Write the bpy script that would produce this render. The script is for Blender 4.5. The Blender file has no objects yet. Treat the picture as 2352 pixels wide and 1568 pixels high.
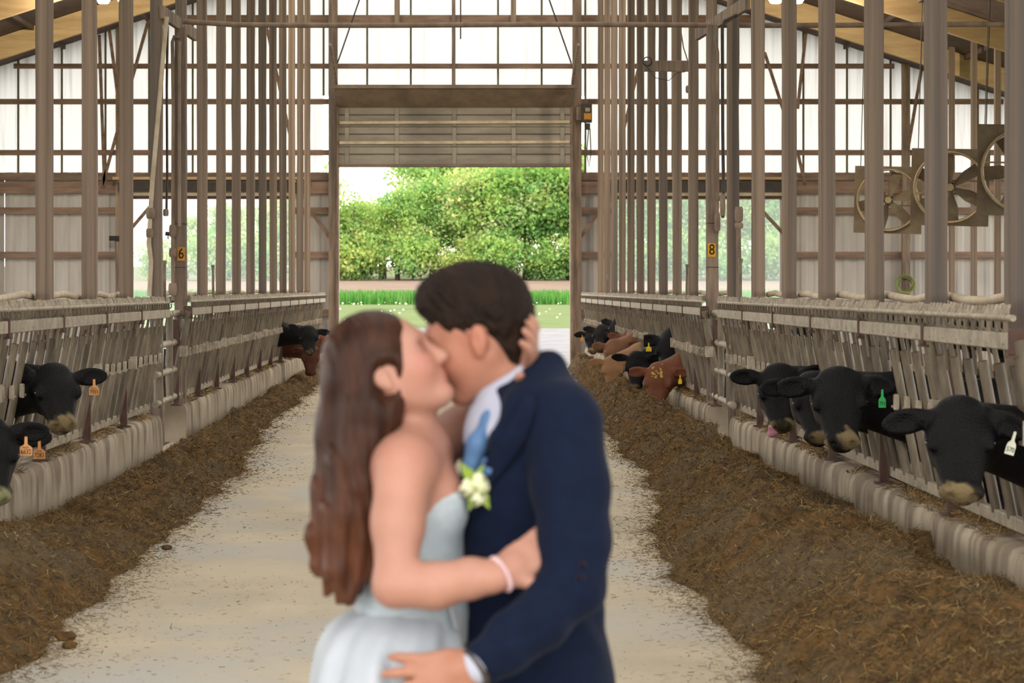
import bpy, bmesh, math, random
import numpy as np
from mathutils import Vector, Matrix

random.seed(7); RNG = np.random.default_rng(11)
SC = bpy.context.scene
COL = SC.collection
F_PX = 5600.0; VPX, VPY = 1058.0, 662.0; CAM_H = 1.75     # focal length in pixels, vanishing point, eye height

# ------------------------------------------------------------------ camera
cam_d = bpy.data.cameras.new('camera'); cam = bpy.data.objects.new('camera', cam_d); COL.objects.link(cam)
cam.location = (0, 0, CAM_H); cam.rotation_euler = (math.radians(90), 0, 0)
cam_d.sensor_width = 36.0; cam_d.lens = 36.0 * F_PX / 2352.0
cam_d.shift_x = (1176 - VPX) / 2352.0; cam_d.shift_y = -(784 - VPY) / 2352.0
cam_d.clip_start = 0.1; cam_d.clip_end = 2000
cam_d.dof.use_dof = True; cam_d.dof.focus_distance = 24.0; cam_d.dof.aperture_fstop = 5.6
SC.camera = cam

# ------------------------------------------------------------------ overcast sky
world = bpy.data.worlds.new('overcast_sky'); SC.world = world; world.use_nodes = True
bg = world.node_tree.nodes['Background']
bg.inputs[0].default_value = (1.0, 0.965, 0.91, 1); bg.inputs[1].default_value = 1.0

# ------------------------------------------------------------------ exposure
vs = SC.view_settings
SC.display_settings.display_device = 'sRGB'
vs.view_transform = 'Standard'; vs.look = 'None'; vs.gamma = 1.0; vs.use_curve_mapping = False
vs.exposure = 1.95
SC.cycles.use_denoising = True; SC.cycles.use_adaptive_sampling = True; SC.cycles.adaptive_threshold = 0.015
SC.cycles.max_bounces = 6; SC.cycles.diffuse_bounces = 4; SC.cycles.glossy_bounces = 2; SC.cycles.transmission_bounces = 4; SC.cycles.transparent_max_bounces = 6
SC.cycles.sample_clamp_indirect = 6.0

# ------------------------------------------------------------------ small tools
def W(x, y, Y):
    """a point of the place: pixel column/row of the photograph at distance Y"""
    return np.array([(x - VPX) * Y / F_PX, Y, CAM_H - (y - VPY) * Y / F_PX])

def srgb(r, g, b):
    f = lambda c: (c / 255 / 12.92) if c / 255 <= 0.04045 else ((c / 255 + 0.055) / 1.055) ** 2.4
    return (f(r), f(g), f(b), 1.0)

def tag(o, label=None, cat=None, group=None, kind=None):
    if label: o['label'] = label
    if cat: o['category'] = cat
    if group: o['group'] = group
    if kind: o['kind'] = kind
    return o

def empty(name, loc=(0, 0, 0), label=None, cat=None, group=None, kind=None):
    o = bpy.data.objects.new(name, None); COL.objects.link(o); o.location = loc
    o.empty_display_size = 0.1
    return tag(o, label, cat, group, kind)

def link(name, me, mat=None, parent=None, loc=None, rot=None):
    o = bpy.data.objects.new(name, me); COL.objects.link(o)
    if mat is not None and not me.materials: me.materials.append(mat)
    if parent is not None: o.parent = parent
    if loc is not None: o.location = loc
    if rot is not None: o.rotation_euler = rot
    return o

ORD = ['zeroth', 'first', 'second', 'third', 'fourth', 'fifth', 'sixth', 'seventh', 'eighth', 'ninth', 'tenth', 'eleventh', 'twelfth',
       'thirteenth', 'fourteenth', 'fifteenth', 'sixteenth', 'seventeenth', 'eighteenth', 'nineteenth', 'twentieth',
       'twenty-first', 'twenty-second', 'twenty-third', 'twenty-fourth', 'twenty-fifth', 'twenty-sixth', 'twenty-seventh', 'twenty-eighth', 'twenty-ninth', 'thirtieth']

class MB:
    """collects shapes; build() links them as one mesh object"""
    def __init__(s): s.v = []; s.f = []; s.sm = []
    def add(s, vs, fs, smooth=False):
        n = len(s.v); s.v += [tuple(map(float, p)) for p in vs]
        for f in fs: s.f.append([i + n for i in f]); s.sm.append(smooth)
        return s
    def box(s, c, d, R=None, bev=0.0):
        hx, hy, hz = d[0] / 2, d[1] / 2, d[2] / 2
        if bev <= 0:
            P = [Vector((x, y, z)) for x in (-hx, hx) for y in (-hy, hy) for z in (-hz, hz)]
            fs = [[0, 1, 3, 2], [4, 6, 7, 5], [0, 4, 5, 1], [2, 3, 7, 6], [0, 2, 6, 4], [1, 5, 7, 3]]
        else:
            bm = bmesh.new(); bmesh.ops.create_cube(bm, size=1)
            bmesh.ops.scale(bm, vec=d, verts=bm.verts)
            bmesh.ops.bevel(bm, geom=list(bm.edges), offset=bev, segments=1, affect='EDGES')
            bm.verts.index_update()
            P = [v.co.copy() for v in bm.verts]; fs = [[v.index for v in f.verts] for f in bm.faces]; bm.free()
        if R is not None: P = [R @ p for p in P]
        c = Vector(c); return s.add([p + c for p in P], fs)
    def bar(s, a, b, w, t, up=(0, 0, 1), bev=0.0):
        a = Vector(a); b = Vector(b); d = b - a; L = d.length; d.normalize()
        u = Vector(up); x = u.cross(d)
        if x.length < 1e-4: x = Vector((1, 0, 0))
        x.normalize(); u = d.cross(x)
        R = Matrix((x, u, d)).transposed()
        return s.box((a + b) / 2, (w, t, L), R, bev)
    def tube(s, pts, r, n=8, smooth=True, caps=True):
        pts = [Vector(p) for p in pts]; m = len(pts)
        rs = r if isinstance(r, (list, tuple)) else [r] * m
        V = []; prev = None
        for i, p in enumerate(pts):
            t = (pts[min(i + 1, m - 1)] - pts[max(i - 1, 0)]).normalized()
            if prev is None:
                x = t.orthogonal().normalized()
            else:
                x = prev - t * prev.dot(t)
                x = x.normalized() if x.length > 1e-6 else t.orthogonal().normalized()
            prev = x; y = t.cross(x)
            for k in range(n):
                a = 2 * math.pi * k / n
                V.append(p + (x * math.cos(a) + y * math.sin(a)) * rs[i])
        fs = [[i * n + k, i * n + (k + 1) % n, (i + 1) * n + (k + 1) % n, (i + 1) * n + k] for i in range(m - 1) for k in range(n)]
        s.add(V, fs, smooth)
        if caps:
            s.add(V[:n], [list(range(n - 1, -1, -1))]); s.add(V[-n:], [list(range(n))])
        return s
    def ring(s, c, axis, R, r, n=32, m=8):
        axis = Vector(axis).normalized(); x = axis.orthogonal().normalized(); y = axis.cross(x); c = Vector(c); V = []; fs = []
        for i in range(n):
            a = 2 * math.pi * i / n; d = x * math.cos(a) + y * math.sin(a)
            for k in range(m):
                b = 2 * math.pi * k / m
                V.append(c + d * (R + r * math.cos(b)) + axis * r * math.sin(b))
        for i in range(n):
            for k in range(m):
                fs.append([i * m + k, ((i + 1) % n) * m + k, ((i + 1) % n) * m + (k + 1) % m, i * m + (k + 1) % m])
        return s.add(V, fs, True)
    def lathe(s, prof, c=(0, 0, 0), n=16, R=None):
        V = []; fs = []; c = Vector(c); m = len(prof)
        for (r, z) in prof:
            for k in range(n):
                a = 2 * math.pi * k / n; p = Vector((r * math.cos(a), r * math.sin(a), z))
                V.append((R @ p if R is not None else p) + c)
        for i in range(m - 1):
            for k in range(n):
                fs.append([i * n + k, i * n + (k + 1) % n, (i + 1) * n + (k + 1) % n, (i + 1) * n + k])
        return s.add(V, fs, True)
    def mesh(s, name):
        me = bpy.data.meshes.new(name); me.from_pydata(s.v, [], s.f)
        me.polygons.foreach_set('use_smooth', np.array(s.sm, dtype=bool)); me.update(); return me
    def build(s, name, mat, parent=None, loc=None, rot=None):
        return link(name, s.mesh(name), mat, parent, loc, rot)

def np_mesh(name, V, Fq, smooth=True, nper=4):
    """fast mesh from arrays of vertices and equal-sized faces"""
    V = np.ascontiguousarray(V, dtype=np.float32); Fq = np.ascontiguousarray(Fq, dtype=np.int32)
    me = bpy.data.meshes.new(name); me.vertices.add(len(V)); me.vertices.foreach_set('co', V.ravel())
    me.loops.add(Fq.size); me.loops.foreach_set('vertex_index', Fq.ravel())
    me.polygons.add(len(Fq)); me.polygons.foreach_set('loop_start', np.arange(0, Fq.size, nper, dtype=np.int32))
    me.polygons.foreach_set('use_smooth', np.full(len(Fq), smooth, dtype=bool))
    me.update(calc_edges=True); me.validate(); return me

def color_attr(me, cols):
    a = me.color_attributes.new('tint', 'FLOAT_COLOR', 'POINT')
    c = np.ones((len(cols), 4), dtype=np.float32); c[:, :3] = cols; a.data.foreach_set('color', c.ravel())

# ------------------------------------------------------------------ procedural materials
def material(name, c1, c2=None, scale=8.0, stretch=(1, 1, 1), rough=0.8, bump=0.0, bscale=None, detail=6.0, metal=0.0, spec=0.3,
             rnd=0.0, third=None, tscale=3.0, tpos=(0.55, 0.7), attr=False, sheen=0.0, coord='Object', hair=False, sss=0.0, c2pos=(0.35, 0.65)):
    m = bpy.data.materials.new(name); m.use_nodes = True; nt = m.node_tree; N = nt.nodes; L = nt.links
    b = N['Principled BSDF']; b.inputs['Roughness'].default_value = rough; b.inputs['Metallic'].default_value = metal
    b.inputs['Specular IOR Level'].default_value = spec
    if sheen: b.inputs['Sheen Weight'].default_value = sheen; b.inputs['Sheen Roughness'].default_value = 0.4
    if sss:
        b.inputs['Subsurface Weight'].default_value = sss; b.inputs['Subsurface Radius'].default_value = (1, .35, .2); b.inputs['Subsurface Scale'].default_value = 0.012
    tc = N.new('ShaderNodeTexCoord'); mp = N.new('ShaderNodeMapping'); mp.inputs['Scale'].default_value = stretch
    L.new(tc.outputs[coord], mp.inputs['Vector']); vec = mp.outputs[0]
    oi = N.new('ShaderNodeObjectInfo')
    if coord == 'Object':
        ad = N.new('ShaderNodeVectorMath'); ad.operation = 'MULTIPLY_ADD'
        L.new(oi.outputs['Random'], ad.inputs[0]); ad.inputs[1].default_value = (31, 17, 23); L.new(vec, ad.inputs[2]); vec = ad.outputs[0]
    col = None
    if c2 is not None:
        nz = N.new('ShaderNodeTexNoise'); nz.inputs['Scale'].default_value = scale; nz.inputs['Detail'].default_value = detail; nz.inputs['Roughness'].default_value = 0.6
        L.new(vec, nz.inputs['Vector'])
        cr = N.new('ShaderNodeValToRGB'); cr.color_ramp.elements[0].position = c2pos[0]; cr.color_ramp.elements[1].position = c2pos[1]
        cr.color_ramp.elements[0].color = c1; cr.color_ramp.elements[1].color = c2
        L.new(nz.outputs['Fac'], cr.inputs[0]); col = cr.outputs[0]
    else:
        rgb = N.new('ShaderNodeRGB'); rgb.outputs[0].default_value = c1; col = rgb.outputs[0]
    if third is not None:
        n3 = N.new('ShaderNodeTexNoise'); n3.inputs['Scale'].default_value = tscale; n3.inputs['Detail'].default_value = 4
        L.new(vec, n3.inputs['Vector'])
        r3 = N.new('ShaderNodeMapRange'); r3.inputs['From Min'].default_value = tpos[0]; r3.inputs['From Max'].default_value = tpos[1]
        L.new(n3.outputs['Fac'], r3.inputs['Value'])
        mx = N.new('ShaderNodeMix'); mx.data_type = 'RGBA'; L.new(r3.outputs[0], mx.inputs['Factor']); L.new(col, mx.inputs['A']); mx.inputs['B'].default_value = third
        col = mx.outputs['Result']
    if attr:
        at = N.new('ShaderNodeAttribute'); at.attribute_name = 'tint'
        mx = N.new('ShaderNodeMix'); mx.data_type = 'RGBA'; mx.blend_type = 'MULTIPLY'; mx.inputs['Factor'].default_value = 1
        L.new(col, mx.inputs['A']); L.new(at.outputs['Color'], mx.inputs['B']); col = mx.outputs['Result']
    if rnd:
        hs = N.new('ShaderNodeHueSaturation'); mr = N.new('ShaderNodeMapRange')
        mr.inputs['To Min'].default_value = 1 - rnd; mr.inputs['To Max'].default_value = 1 + rnd
        L.new(oi.outputs['Random'], mr.inputs['Value']); L.new(mr.outputs[0], hs.inputs['Value']); L.new(col, hs.inputs['Color']); col = hs.outputs[0]
    L.new(col, b.inputs['Base Color'])
    if bump:
        nb = N.new('ShaderNodeTexNoise'); nb.inputs['Scale'].default_value = bscale or scale * 3; nb.inputs['Detail'].default_value = 5
        L.new(vec, nb.inputs['Vector']); bp = N.new('ShaderNodeBump'); bp.inputs['Strength'].default_value = bump; bp.inputs['Distance'].default_value = 0.02
        L.new(nb.outputs['Fac'], bp.inputs['Height']); L.new(bp.outputs[0], b.inputs['Normal'])
    return m

M = {}
M['post'] = material('weathered_timber', srgb(150, 130, 112), srgb(106, 92, 82), 5, (3, 3, .25), .9, .4, 30, rnd=.16, third=srgb(92, 88, 86), tscale=1.3, tpos=(.52, .75))
M['girt'] = material('girt_timber', srgb(140, 116, 100), srgb(108, 88, 76), 4, (.3, 2, 2), .9, .2, rnd=.12)
M['rafter'] = material('rafter_timber', srgb(192, 166, 124), srgb(166, 138, 100), 3, (.3, 2, 2), .85, .2, rnd=.1)
M['roof'] = material('roof_deck', srgb(98, 82, 74), srgb(74, 62, 58), 2, (1, .3, 1), .9)
M['steel'] = material('galvanised_steel', srgb(128, 115, 95), srgb(90, 80, 66), 7, (2, 2, .5), .5, .15, 30, metal=.1, spec=.5, rnd=.12, third=srgb(74, 64, 50), tscale=2.2, tpos=(.5, .72))
M['steel_light'] = material('dusty_galvanised_rail', srgb(172, 160, 140), srgb(128, 116, 98), 9, (1, 1, 1), .5, .1, 30, metal=.1, spec=.5, rnd=.06)
M['red_post'] = material('dark_red_steel', srgb(78, 50, 46), srgb(96, 80, 68), 6, (1, 1, .5), .7, .1)
M['dark_steel'] = material('dark_steel', srgb(70, 62, 56), srgb(50, 46, 42), 10, rough=.6)
M['brown_steel'] = material('dusty_brown_pipe', srgb(150, 130, 112), srgb(116, 98, 84), 6, (1, 1, .4), .75, .1)
M['white_pipe'] = material('dusty_white_pipe', srgb(206, 190, 166), srgb(176, 158, 134), 5, rough=.6, bump=.05)
M['concrete'] = material('alley_concrete', srgb(206, 192, 168), srgb(184, 172, 150), .9, (1.5, 1, 1), .85, .15, 40, third=srgb(192, 192, 190), tscale=.45, tpos=(.5, .75), coord='Object')
M['yard'] = material('pale_gravel', srgb(128, 127, 130), srgb(110, 109, 112), 1.2, rough=.95, bump=.4, bscale=9)
M['pen_floor'] = material('pen_bedding', srgb(128, 112, 90), srgb(98, 84, 66), 2, rough=1, bump=.4)
M['siding'] = material('grey_metal_siding', srgb(186, 180, 174), srgb(166, 160, 154), 1.5, (2, 2, .3), .6, rnd=.04)
M['girt_dark'] = material('olive_joint', srgb(104, 100, 76), srgb(88, 84, 66), 3, rough=.9)
M['door'] = material('grey_door_panel', srgb(158, 150, 138), srgb(132, 124, 112), 1.6, (.5, 1, 2), .6)
M['door_dark'] = material('door_strut_brown', srgb(128, 112, 98), srgb(108, 94, 82), 3, rough=.7)
M['black_plastic'] = material('black_plastic', srgb(34, 32, 32), rough=.6)
M['yellow'] = material('yellow_plate', srgb(226, 176, 32), srgb(206, 150, 24), 14, rough=.6)
M['ochre_plate'] = material('dusty_ochre_plate', srgb(196, 140, 52), srgb(170, 118, 46), 14, rough=.7)
M['ink'] = material('black_ink', srgb(24, 22, 20), rough=.7)

def translucent_mat():
    m = bpy.data.materials.new('translucent_panel'); m.use_nodes = True; nt = m.node_tree; N = nt.nodes; L = nt.links; N.clear()
    out = N.new('ShaderNodeOutputMaterial'); mix = N.new('ShaderNodeMixShader'); tr = N.new('ShaderNodeBsdfTranslucent'); df = N.new('ShaderNodeBsdfDiffuse')
    tc = N.new('ShaderNodeTexCoord'); mp = N.new('ShaderNodeMapping'); mp.inputs['Scale'].default_value = (6, 1, .25)
    nz = N.new('ShaderNodeTexNoise'); nz.inputs['Scale'].default_value = 2.0; nz.inputs['Detail'].default_value = 5
    cr = N.new('ShaderNodeValToRGB'); cr.color_ramp.elements[0].color = (.50, .49, .47, 1); cr.color_ramp.elements[1].color = (.62, .62, .61, 1)
    cr.color_ramp.elements[0].position = .3; cr.color_ramp.elements[1].position = .45
    L.new(tc.outputs['Object'], mp.inputs[0]); L.new(mp.outputs[0], nz.inputs['Vector']); L.new(nz.outputs['Fac'], cr.inputs[0])
    L.new(cr.outputs[0], tr.inputs[0]); df.inputs[0].default_value = (.8, .8, .78, 1); mix.inputs[0].default_value = .25
    L.new(tr.outputs[0], mix.inputs[1]); L.new(df.outputs[0], mix.inputs[2]); L.new(mix.outputs[0], out.inputs[0]); return m
M['panel'] = translucent_mat()
# ================================================================== the barn
Y_WALL = 55.0; RIDGE_X = -0.14; RIDGE_Z = 10.1; PITCH = 0.325; HALF = 14.0; Y_FRONT = -2.0
def roof_z(x): return RIDGE_Z - PITCH * abs(x - RIDGE_X)

# --- floor
def grid_mesh(name, xs, ys, zf):
    X, Y = np.meshgrid(xs, ys, indexing='ij'); Z = zf(X, Y); V = np.stack([X, Y, Z], -1).reshape(-1, 3); n, m = X.shape
    i, j = np.meshgrid(np.arange(n - 1), np.arange(m - 1), indexing='ij'); a = (i * m + j).ravel()
    return np_mesh(name, V, np.stack([a, a + m, a + m + 1, a + 1], -1))
floor = link('floor', grid_mesh('floor', np.array([-3.3, 2.95]), np.array([-4., 55.2]), lambda x, y: 0 * x), M['concrete']); tag(floor, 'pale concrete feed alley floor between the two feed curbs', kind='structure')
for nm, a, b in (('floor_pen_left', -HALF - .3, -3.3), ('floor_pen_right', 2.95, HALF + .3)):
    o = link(nm, grid_mesh(nm, np.array([a, b]), np.array([-4., 55.2]), lambda x, y: 0 * x), M['pen_floor']); tag(o, 'brown bedding floor of the cattle pens', kind='structure')

# --- roof with rafters
roof = empty('ceiling', (RIDGE_X, 29, RIDGE_Z), 'dark underside of the gable roof with timber rafters', kind='structure')
def ch(o, p):                      # keep world coordinates of a child built in place
    o.parent = p; o.matrix_parent_inverse = Matrix.Translation(p.location).inverted(); return o
for s in (-1, 1):
    mb = MB(); xe = RIDGE_X + s * HALF; t = .12
    xi = RIDGE_X + s * 3.6; A = [(xi, roof_z(xi)), (xe, roof_z(xe))]
    P = [(A[0][0], Y_FRONT, A[0][1]), (A[1][0], Y_FRONT, A[1][1]), (A[1][0], 55.7, A[1][1]), (A[0][0], 55.7, A[0][1])]
    P += [(p[0], p[1], p[2] + t) for p in P]
    mb.add(P, [[0, 1, 2, 3], [7, 6, 5, 4], [0, 4, 5, 1], [1, 5, 6, 2], [2, 6, 7, 3], [3, 7, 4, 0]])
    ch(mb.build('roof_slope', M['roof']), roof)
    for k in range(12):                                             # translucent ridge sheets, out of view, added to let in more daylight
        y0 = Y_FRONT + k * 4.78; mb = MB(); mb.add([(RIDGE_X, y0, RIDGE_Z), (xi, y0, roof_z(xi)), (xi, y0 + 4.77, roof_z(xi)), (RIDGE_X, y0 + 4.77, RIDGE_Z)], [[0, 1, 2, 3]]); ch(mb.build('added_ridge_skylight', M['panel']), roof)
    for k in range(12):
        y = 51.0 - 4.9 * k
        if y < Y_FRONT: break
        mb = MB(); mb.bar((RIDGE_X, y, RIDGE_Z - .25), (xe, y, roof_z(xe) - .25), .45, .13, up=(0, 1, 0))
        ch(mb.build('rafter', M['rafter']), roof)
    for k in range(7):                                              # purlins along the barn
        x = RIDGE_X + s * (1.2 + 1.9 * k)
        mb = MB(); mb.box((x, 26.5, roof_z(x) - .05), (.06, 57.0, .1)); ch(mb.build('purlin', M['roof']), roof)

# --- low side walls (open curtain sides above them)
for nm, s in (('wall_left', -1), ('wall_right', 1)):
    mb = MB(); mb.box((s * (HALF + .05), 26.5, .45), (.1, 57, .9)); o = mb.build(nm, M['siding']); tag(o, 'low grey side wall of the barn below the open curtain side', kind='structure')

# --- the end wall
wall = empty('wall_back', (RIDGE_X, Y_WALL, 0), 'barn end wall of backlit translucent sheets above grey ribbed siding', kind='structure')
SHEET = 0.985
def ribbed(x0, x1, z0, zt0, zt1, y, ribs, depth, name, mat, parent):
    """vertical sheet with trapezoid ribs, sloping top"""
    xs = [(0, 0)]
    for r in range(ribs):
        c = (r + .5) / ribs; xs += [(c - .10, 0), (c - .05, 1), (c + .05, 1), (c + .10, 0)]
    xs += [(1, 0)]
    V = []; n = len(xs)
    for (u, h) in xs:
        x = x0 + (x1 - x0) * u; zt = zt0 + (zt1 - zt0) * u
        V += [(x, y - depth * h, z0), (x, y - depth * h, zt)]
    fs = [[2 * i, 2 * i + 2, 2 * i + 3, 2 * i + 1] for i in range(n - 1)]
    mb = MB(); mb.add(V, fs); return ch(mb.build(name, mat), parent)
DOOR_L, DOOR_R, DOOR_T = -2.75, 2.475, 6.05
for k in range(-14, 14):
    x0 = RIDGE_X + k * SHEET; x1 = x0 + SHEET
    if x1 < -HALF or x0 > HALF: continue
    mid = (x0 + x1) / 2
    z0 = 6.1 if DOOR_L - .2 < mid < DOOR_R + .2 else 4.35
    ribbed(x0 + .006, x1 - .006, z0, roof_z(x0) + .02, roof_z(x1) + .02, Y_WALL + .1, 4, .02, 'translucent_sheet', M['panel'], wall)
    mb = MB(); mb.box((x0, Y_WALL + .06, (z0 + roof_z(x0)) / 2), (.045, .03, roof_z(x0) - z0)); ch(mb.build('joint_strip', M['girt_dark'] if 'girt_dark' in M else M['dark_steel']), wall)
OPEN_L = (-7.53, -3.73); OPEN_R = (3.46, 7.27); OPEN_T = 3.76
def low_sheets(a, b):
    n = max(1, round((b - a) / SHEET)); w = (b - a) / n
    for i in range(n):
        ribbed(a + i * w + .004, a + (i + 1) * w - .004, 0, 4.37, 4.37, Y_WALL + .1, 3, .02, 'siding_sheet', M['siding'], wall)
for a, b in ((-HALF, OPEN_L[0]), (OPEN_L[1], DOOR_L), (DOOR_R, OPEN_R[0]), (OPEN_R[1], HALF)): low_sheets(a, b)
for a, b in (OPEN_L, OPEN_R):                                    # strip of siding over the side openings
    mb = MB(); mb.box(((a + b) / 2, Y_WALL + .1, (OPEN_T + 4.37) / 2), (b - a, .02, 4.37 - OPEN_T)); ch(mb.build('siding_sheet', M['siding']), wall)
def girt(x0, x1, z, h, d=.09, mat='girt', name='girt', y=None):
    mb = MB(); mb.box(((x0 + x1) / 2, (y if y is not None else Y_WALL), z), (x1 - x0, d, h)); return ch(mb.build(name, M[mat]), wall)
def xat(z): return HALF if z < 5.5 else (RIDGE_Z - z) / PITCH - .2
for z, h in ((7.80, .22), (6.76, .11)): girt(-xat(z), xat(z) - .3, z, h)
for z, h in ((5.96, .12), (4.81, .12)):
    girt(-xat(z), DOOR_L - .2, z, h); girt(DOOR_R + .2, xat(z) - .3, z, h)
for a, b in ((-HALF, DOOR_L - .2), (DOOR_R + .2, HALF)):
    girt(a, b, 4.27, .17, .12); girt(a, b, 4.02, .26, .16)
for z in (3.5, 2.5, 1.2):
    for a, b in ((-HALF, OPEN_L[0]), (OPEN_L[1], DOOR_L - .2), (DOOR_R + .2, OPEN_R[0]), (OPEN_R[1], HALF)): girt(a, b, z, .15)
def column(x, w, z0=0.0, d=.16, mat='post', y=54.88):
    mb = MB(); mb.box((x, y, (z0 + roof_z(x)) / 2), (w, d, roof_z(x) - z0)); return ch(mb.build('wall_column', M[mat]), wall)
column(-2.87, .2); column(2.62, .2); column(-7.66, .19); column(7.40, .19); column(10.02, .17); column(-10.6, .17); column(-.16, .08, 6.1, .1, y=54.93)
for x in (-1.43, 1.19):
    mb = MB(); mb.box((x, 54.9, 8.4), (.12, .1, 1.5)); ch(mb.build('hanger', M['post']), wall)
for (x0, z0, x1, z1) in ((-7.5, 3.0, -6.9, 3.7), (7.25, 3.0, 6.6, 3.7), (-2.95, 2.9, -3.35, 3.45), (2.7, 2.9, 3.1, 3.45)):
    mb = MB(); mb.bar((x0, 54.9, z0), (x1, 54.9, z1), .08, .05, up=(0, 1, 0)); ch(mb.build('knee_brace', M['girt']), wall)
for (x0, y0, x1, y1) in ((250, 60, 275, 255), (347, 25, 235, 425), (228, 80, 240, 425), (1756, 120, 1802, 262), (1851, 75, 1832, 250), (2118, 150, 2085, 345), (1832, 350, 1848, 418), (612, 60, 668, 320), (1468, 150, 1432, 300)):
    a = W(x0, y0, 54.7); b = W(x1, y1, 54.7); mb = MB(); mb.bar(a, b, .07, .04, up=(0, 1, 0)); ch(mb.build('diagonal_brace', M['girt']), wall)

# --- side openings with rolled curtain boxes and an added sheet that pales the view like haze
def haze_sheet_mat():
    m = bpy.data.materials.new('haze_sheet'); m.use_nodes = True; nt = m.node_tree; N = nt.nodes; L = nt.links; N.clear()
    out = N.new('ShaderNodeOutputMaterial'); mix = N.new('ShaderNodeMixShader'); tp = N.new('ShaderNodeBsdfTransparent'); tl = N.new('ShaderNodeBsdfTranslucent')
    tl.inputs[0].default_value = (.80, .92, .88, 1); mix.inputs[0].default_value = .11
    L.new(tp.outputs[0], mix.inputs[1]); L.new(tl.outputs[0], mix.inputs[2]); L.new(mix.outputs[0], out.inputs[0]); return m
M['side_haze'] = haze_sheet_mat()
for i, (a, b) in enumerate((OPEN_L, OPEN_R)):
    side = 'left' if i == 0 else 'right'
    e = empty('window_%d' % (i + 1), ((a + b) / 2, Y_WALL, 0), 'wide side opening in the end wall on the %s with an added pale haze sheet' % side, kind='structure')
    def add(mb, n, m): ch(mb.build(n, M[m]), e)
    mb = MB(); mb.box((a + .04, 54.98, OPEN_T / 2), (.08, .12, OPEN_T)); add(mb, 'frame_jamb', 'siding')
    mb = MB(); mb.box((b - .04, 54.98, OPEN_T / 2), (.08, .12, OPEN_T)); add(mb, 'frame_jamb', 'siding')
    mb = MB(); mb.box(((a + b) / 2, 54.9, OPEN_T + .03), (b - a, .1, .06)); add(mb, 'frame_head', 'red_post')
    mb = MB(); mb.tube([(a, 54.78, OPEN_T + .12), (b, 54.78, OPEN_T + .12)], .06, 10); add(mb, 'curtain_roll', 'white_pipe')
    mb = MB(); mb.box(((a + b) / 2, 54.72, 4.02), (b - a + .3, .2, .2)); add(mb, 'roll_box', 'dark_steel')
    mb = MB(); mb.box(((a + b) / 2, 54.62, 4.21), (b - a + .5, .3, .06)); add(mb, 'roll_box_lid', 'rafter')
    mb = MB(); mb.box(((a + b) / 2, 55.15, OPEN_T / 2 + .2), (b - a, .004, OPEN_T - .4)); add(mb, 'haze_sheet', 'side_haze')

# --- sectional overhead door, half raised
door = empty('door_1', (RIDGE_X, 54.7, 0), 'grey sectional overhead door, raised, over the middle doorway', kind='structure')
def dch(mb, n, m): return ch(mb.build(n, M[m]), door)
zs = [4.47, 4.92, 5.37, 5.80]
for i in range(3):
    yy = 54.72; mb = MB(); mb.box((RIDGE_X, yy, (zs[i] + zs[i + 1]) / 2), (5.22, .05, zs[i + 1] - zs[i] + .01)); dch(mb, 'door_section', 'door')
    mb = MB(); mb.box((RIDGE_X, yy - .035, zs[i + 1] - .16), (5.2, .03, .015)); dch(mb, 'section_groove', 'dark_steel')
    mb = MB(); mb.bar((-2.72, yy - .07, zs[i] + (.09 if i else .03)), (2.44, yy - .07, zs[i] + (.11 if i else .05)), .075, .06); dch(mb, 'strut', 'white_pipe' if i else 'door_dark')
    for x in (-2.55, -1.43, -.14, 1.19, 2.28):
        mb = MB(); mb.box((x, yy - .04, (zs[i] + zs[i + 1]) / 2), (.09, .03, zs[i + 1] - zs[i] - .03)); dch(mb, 'stile', 'door')
mb = MB(); mb.bar((RIDGE_X, 54.70, 5.82), (RIDGE_X, 54.10, 6.18), 5.3, .05, up=(0, 0, 1)); 
dch(mb, 'door_section', 'door_dark')
mb = MB(); mb.box((RIDGE_X, 54.05, 6.22), (5.5, .1, .08)); dch(mb, 'top_rail', 'door_dark')
for x in (-2.76, 2.49):
    mb = MB(); mb.tube([(x, 54.7, .05), (x, 54.7, 5.75), (x, 54.6, 6.1), (x, 54.0, 6.4), (x, 51.5, 6.9)], .035, 6); dch(mb, 'track', 'brown_steel')
for s in (-1, 1):
    mb = MB(); mb.tube([(RIDGE_X + s * 2.6, 54.2, 6.75), (RIDGE_X + s * 1.75, 54.2, 9.2)], .018, 6); dch(mb, 'lift_cable', 'dark_steel')
mb = MB(); mb.tube([(-.0, 54.3, 7.3), (0, 54.3, 9.0)], .016, 6); dch(mb, 'lift_cable', 'dark_steel')
for x in (DOOR_L - .02, DOOR_R + .02):
    mb = MB(); mb.box((x, 55.05, 2.3), (.06, .16, 4.6)); dch(mb, 'jamb_trim', 'siding')

# door opener motor beside the door
op = empty('door_opener', W(1347, 270, 54.6), 'dark door opener motor with yellow label beside the overhead door', 'motor')
for n, m, c, d in (('housing', 'dark_steel', (0, 0, .1), (.24, .22, .42)), ('label_plate', 'ochre_plate', (.02, -.115, .02), (.16, .01, .14)), ('white_plate', 'steel_light', (.02, -.115, .17), (.1, .01, .08)), ('chain_wheel', 'dark_steel', (.02, 0, -.2), (.12, .12, .14)), ('mount', 'brown_steel', (-.16, .1, .1), (.12, .1, .3))):
    mb = MB(); mb.box(c, d, None, .01 if d[1] > .02 else 0); mb.build(n, M[m], op)
mb = MB(); mb.tube([(.05, 0, -.25), (.0, 0, -.8), (.06, 0, -1.1), (.1, 0, -.8), (.08, 0, -.25)], .012, 5); mb.build('hand_chain', M['dark_steel'], op)

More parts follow.
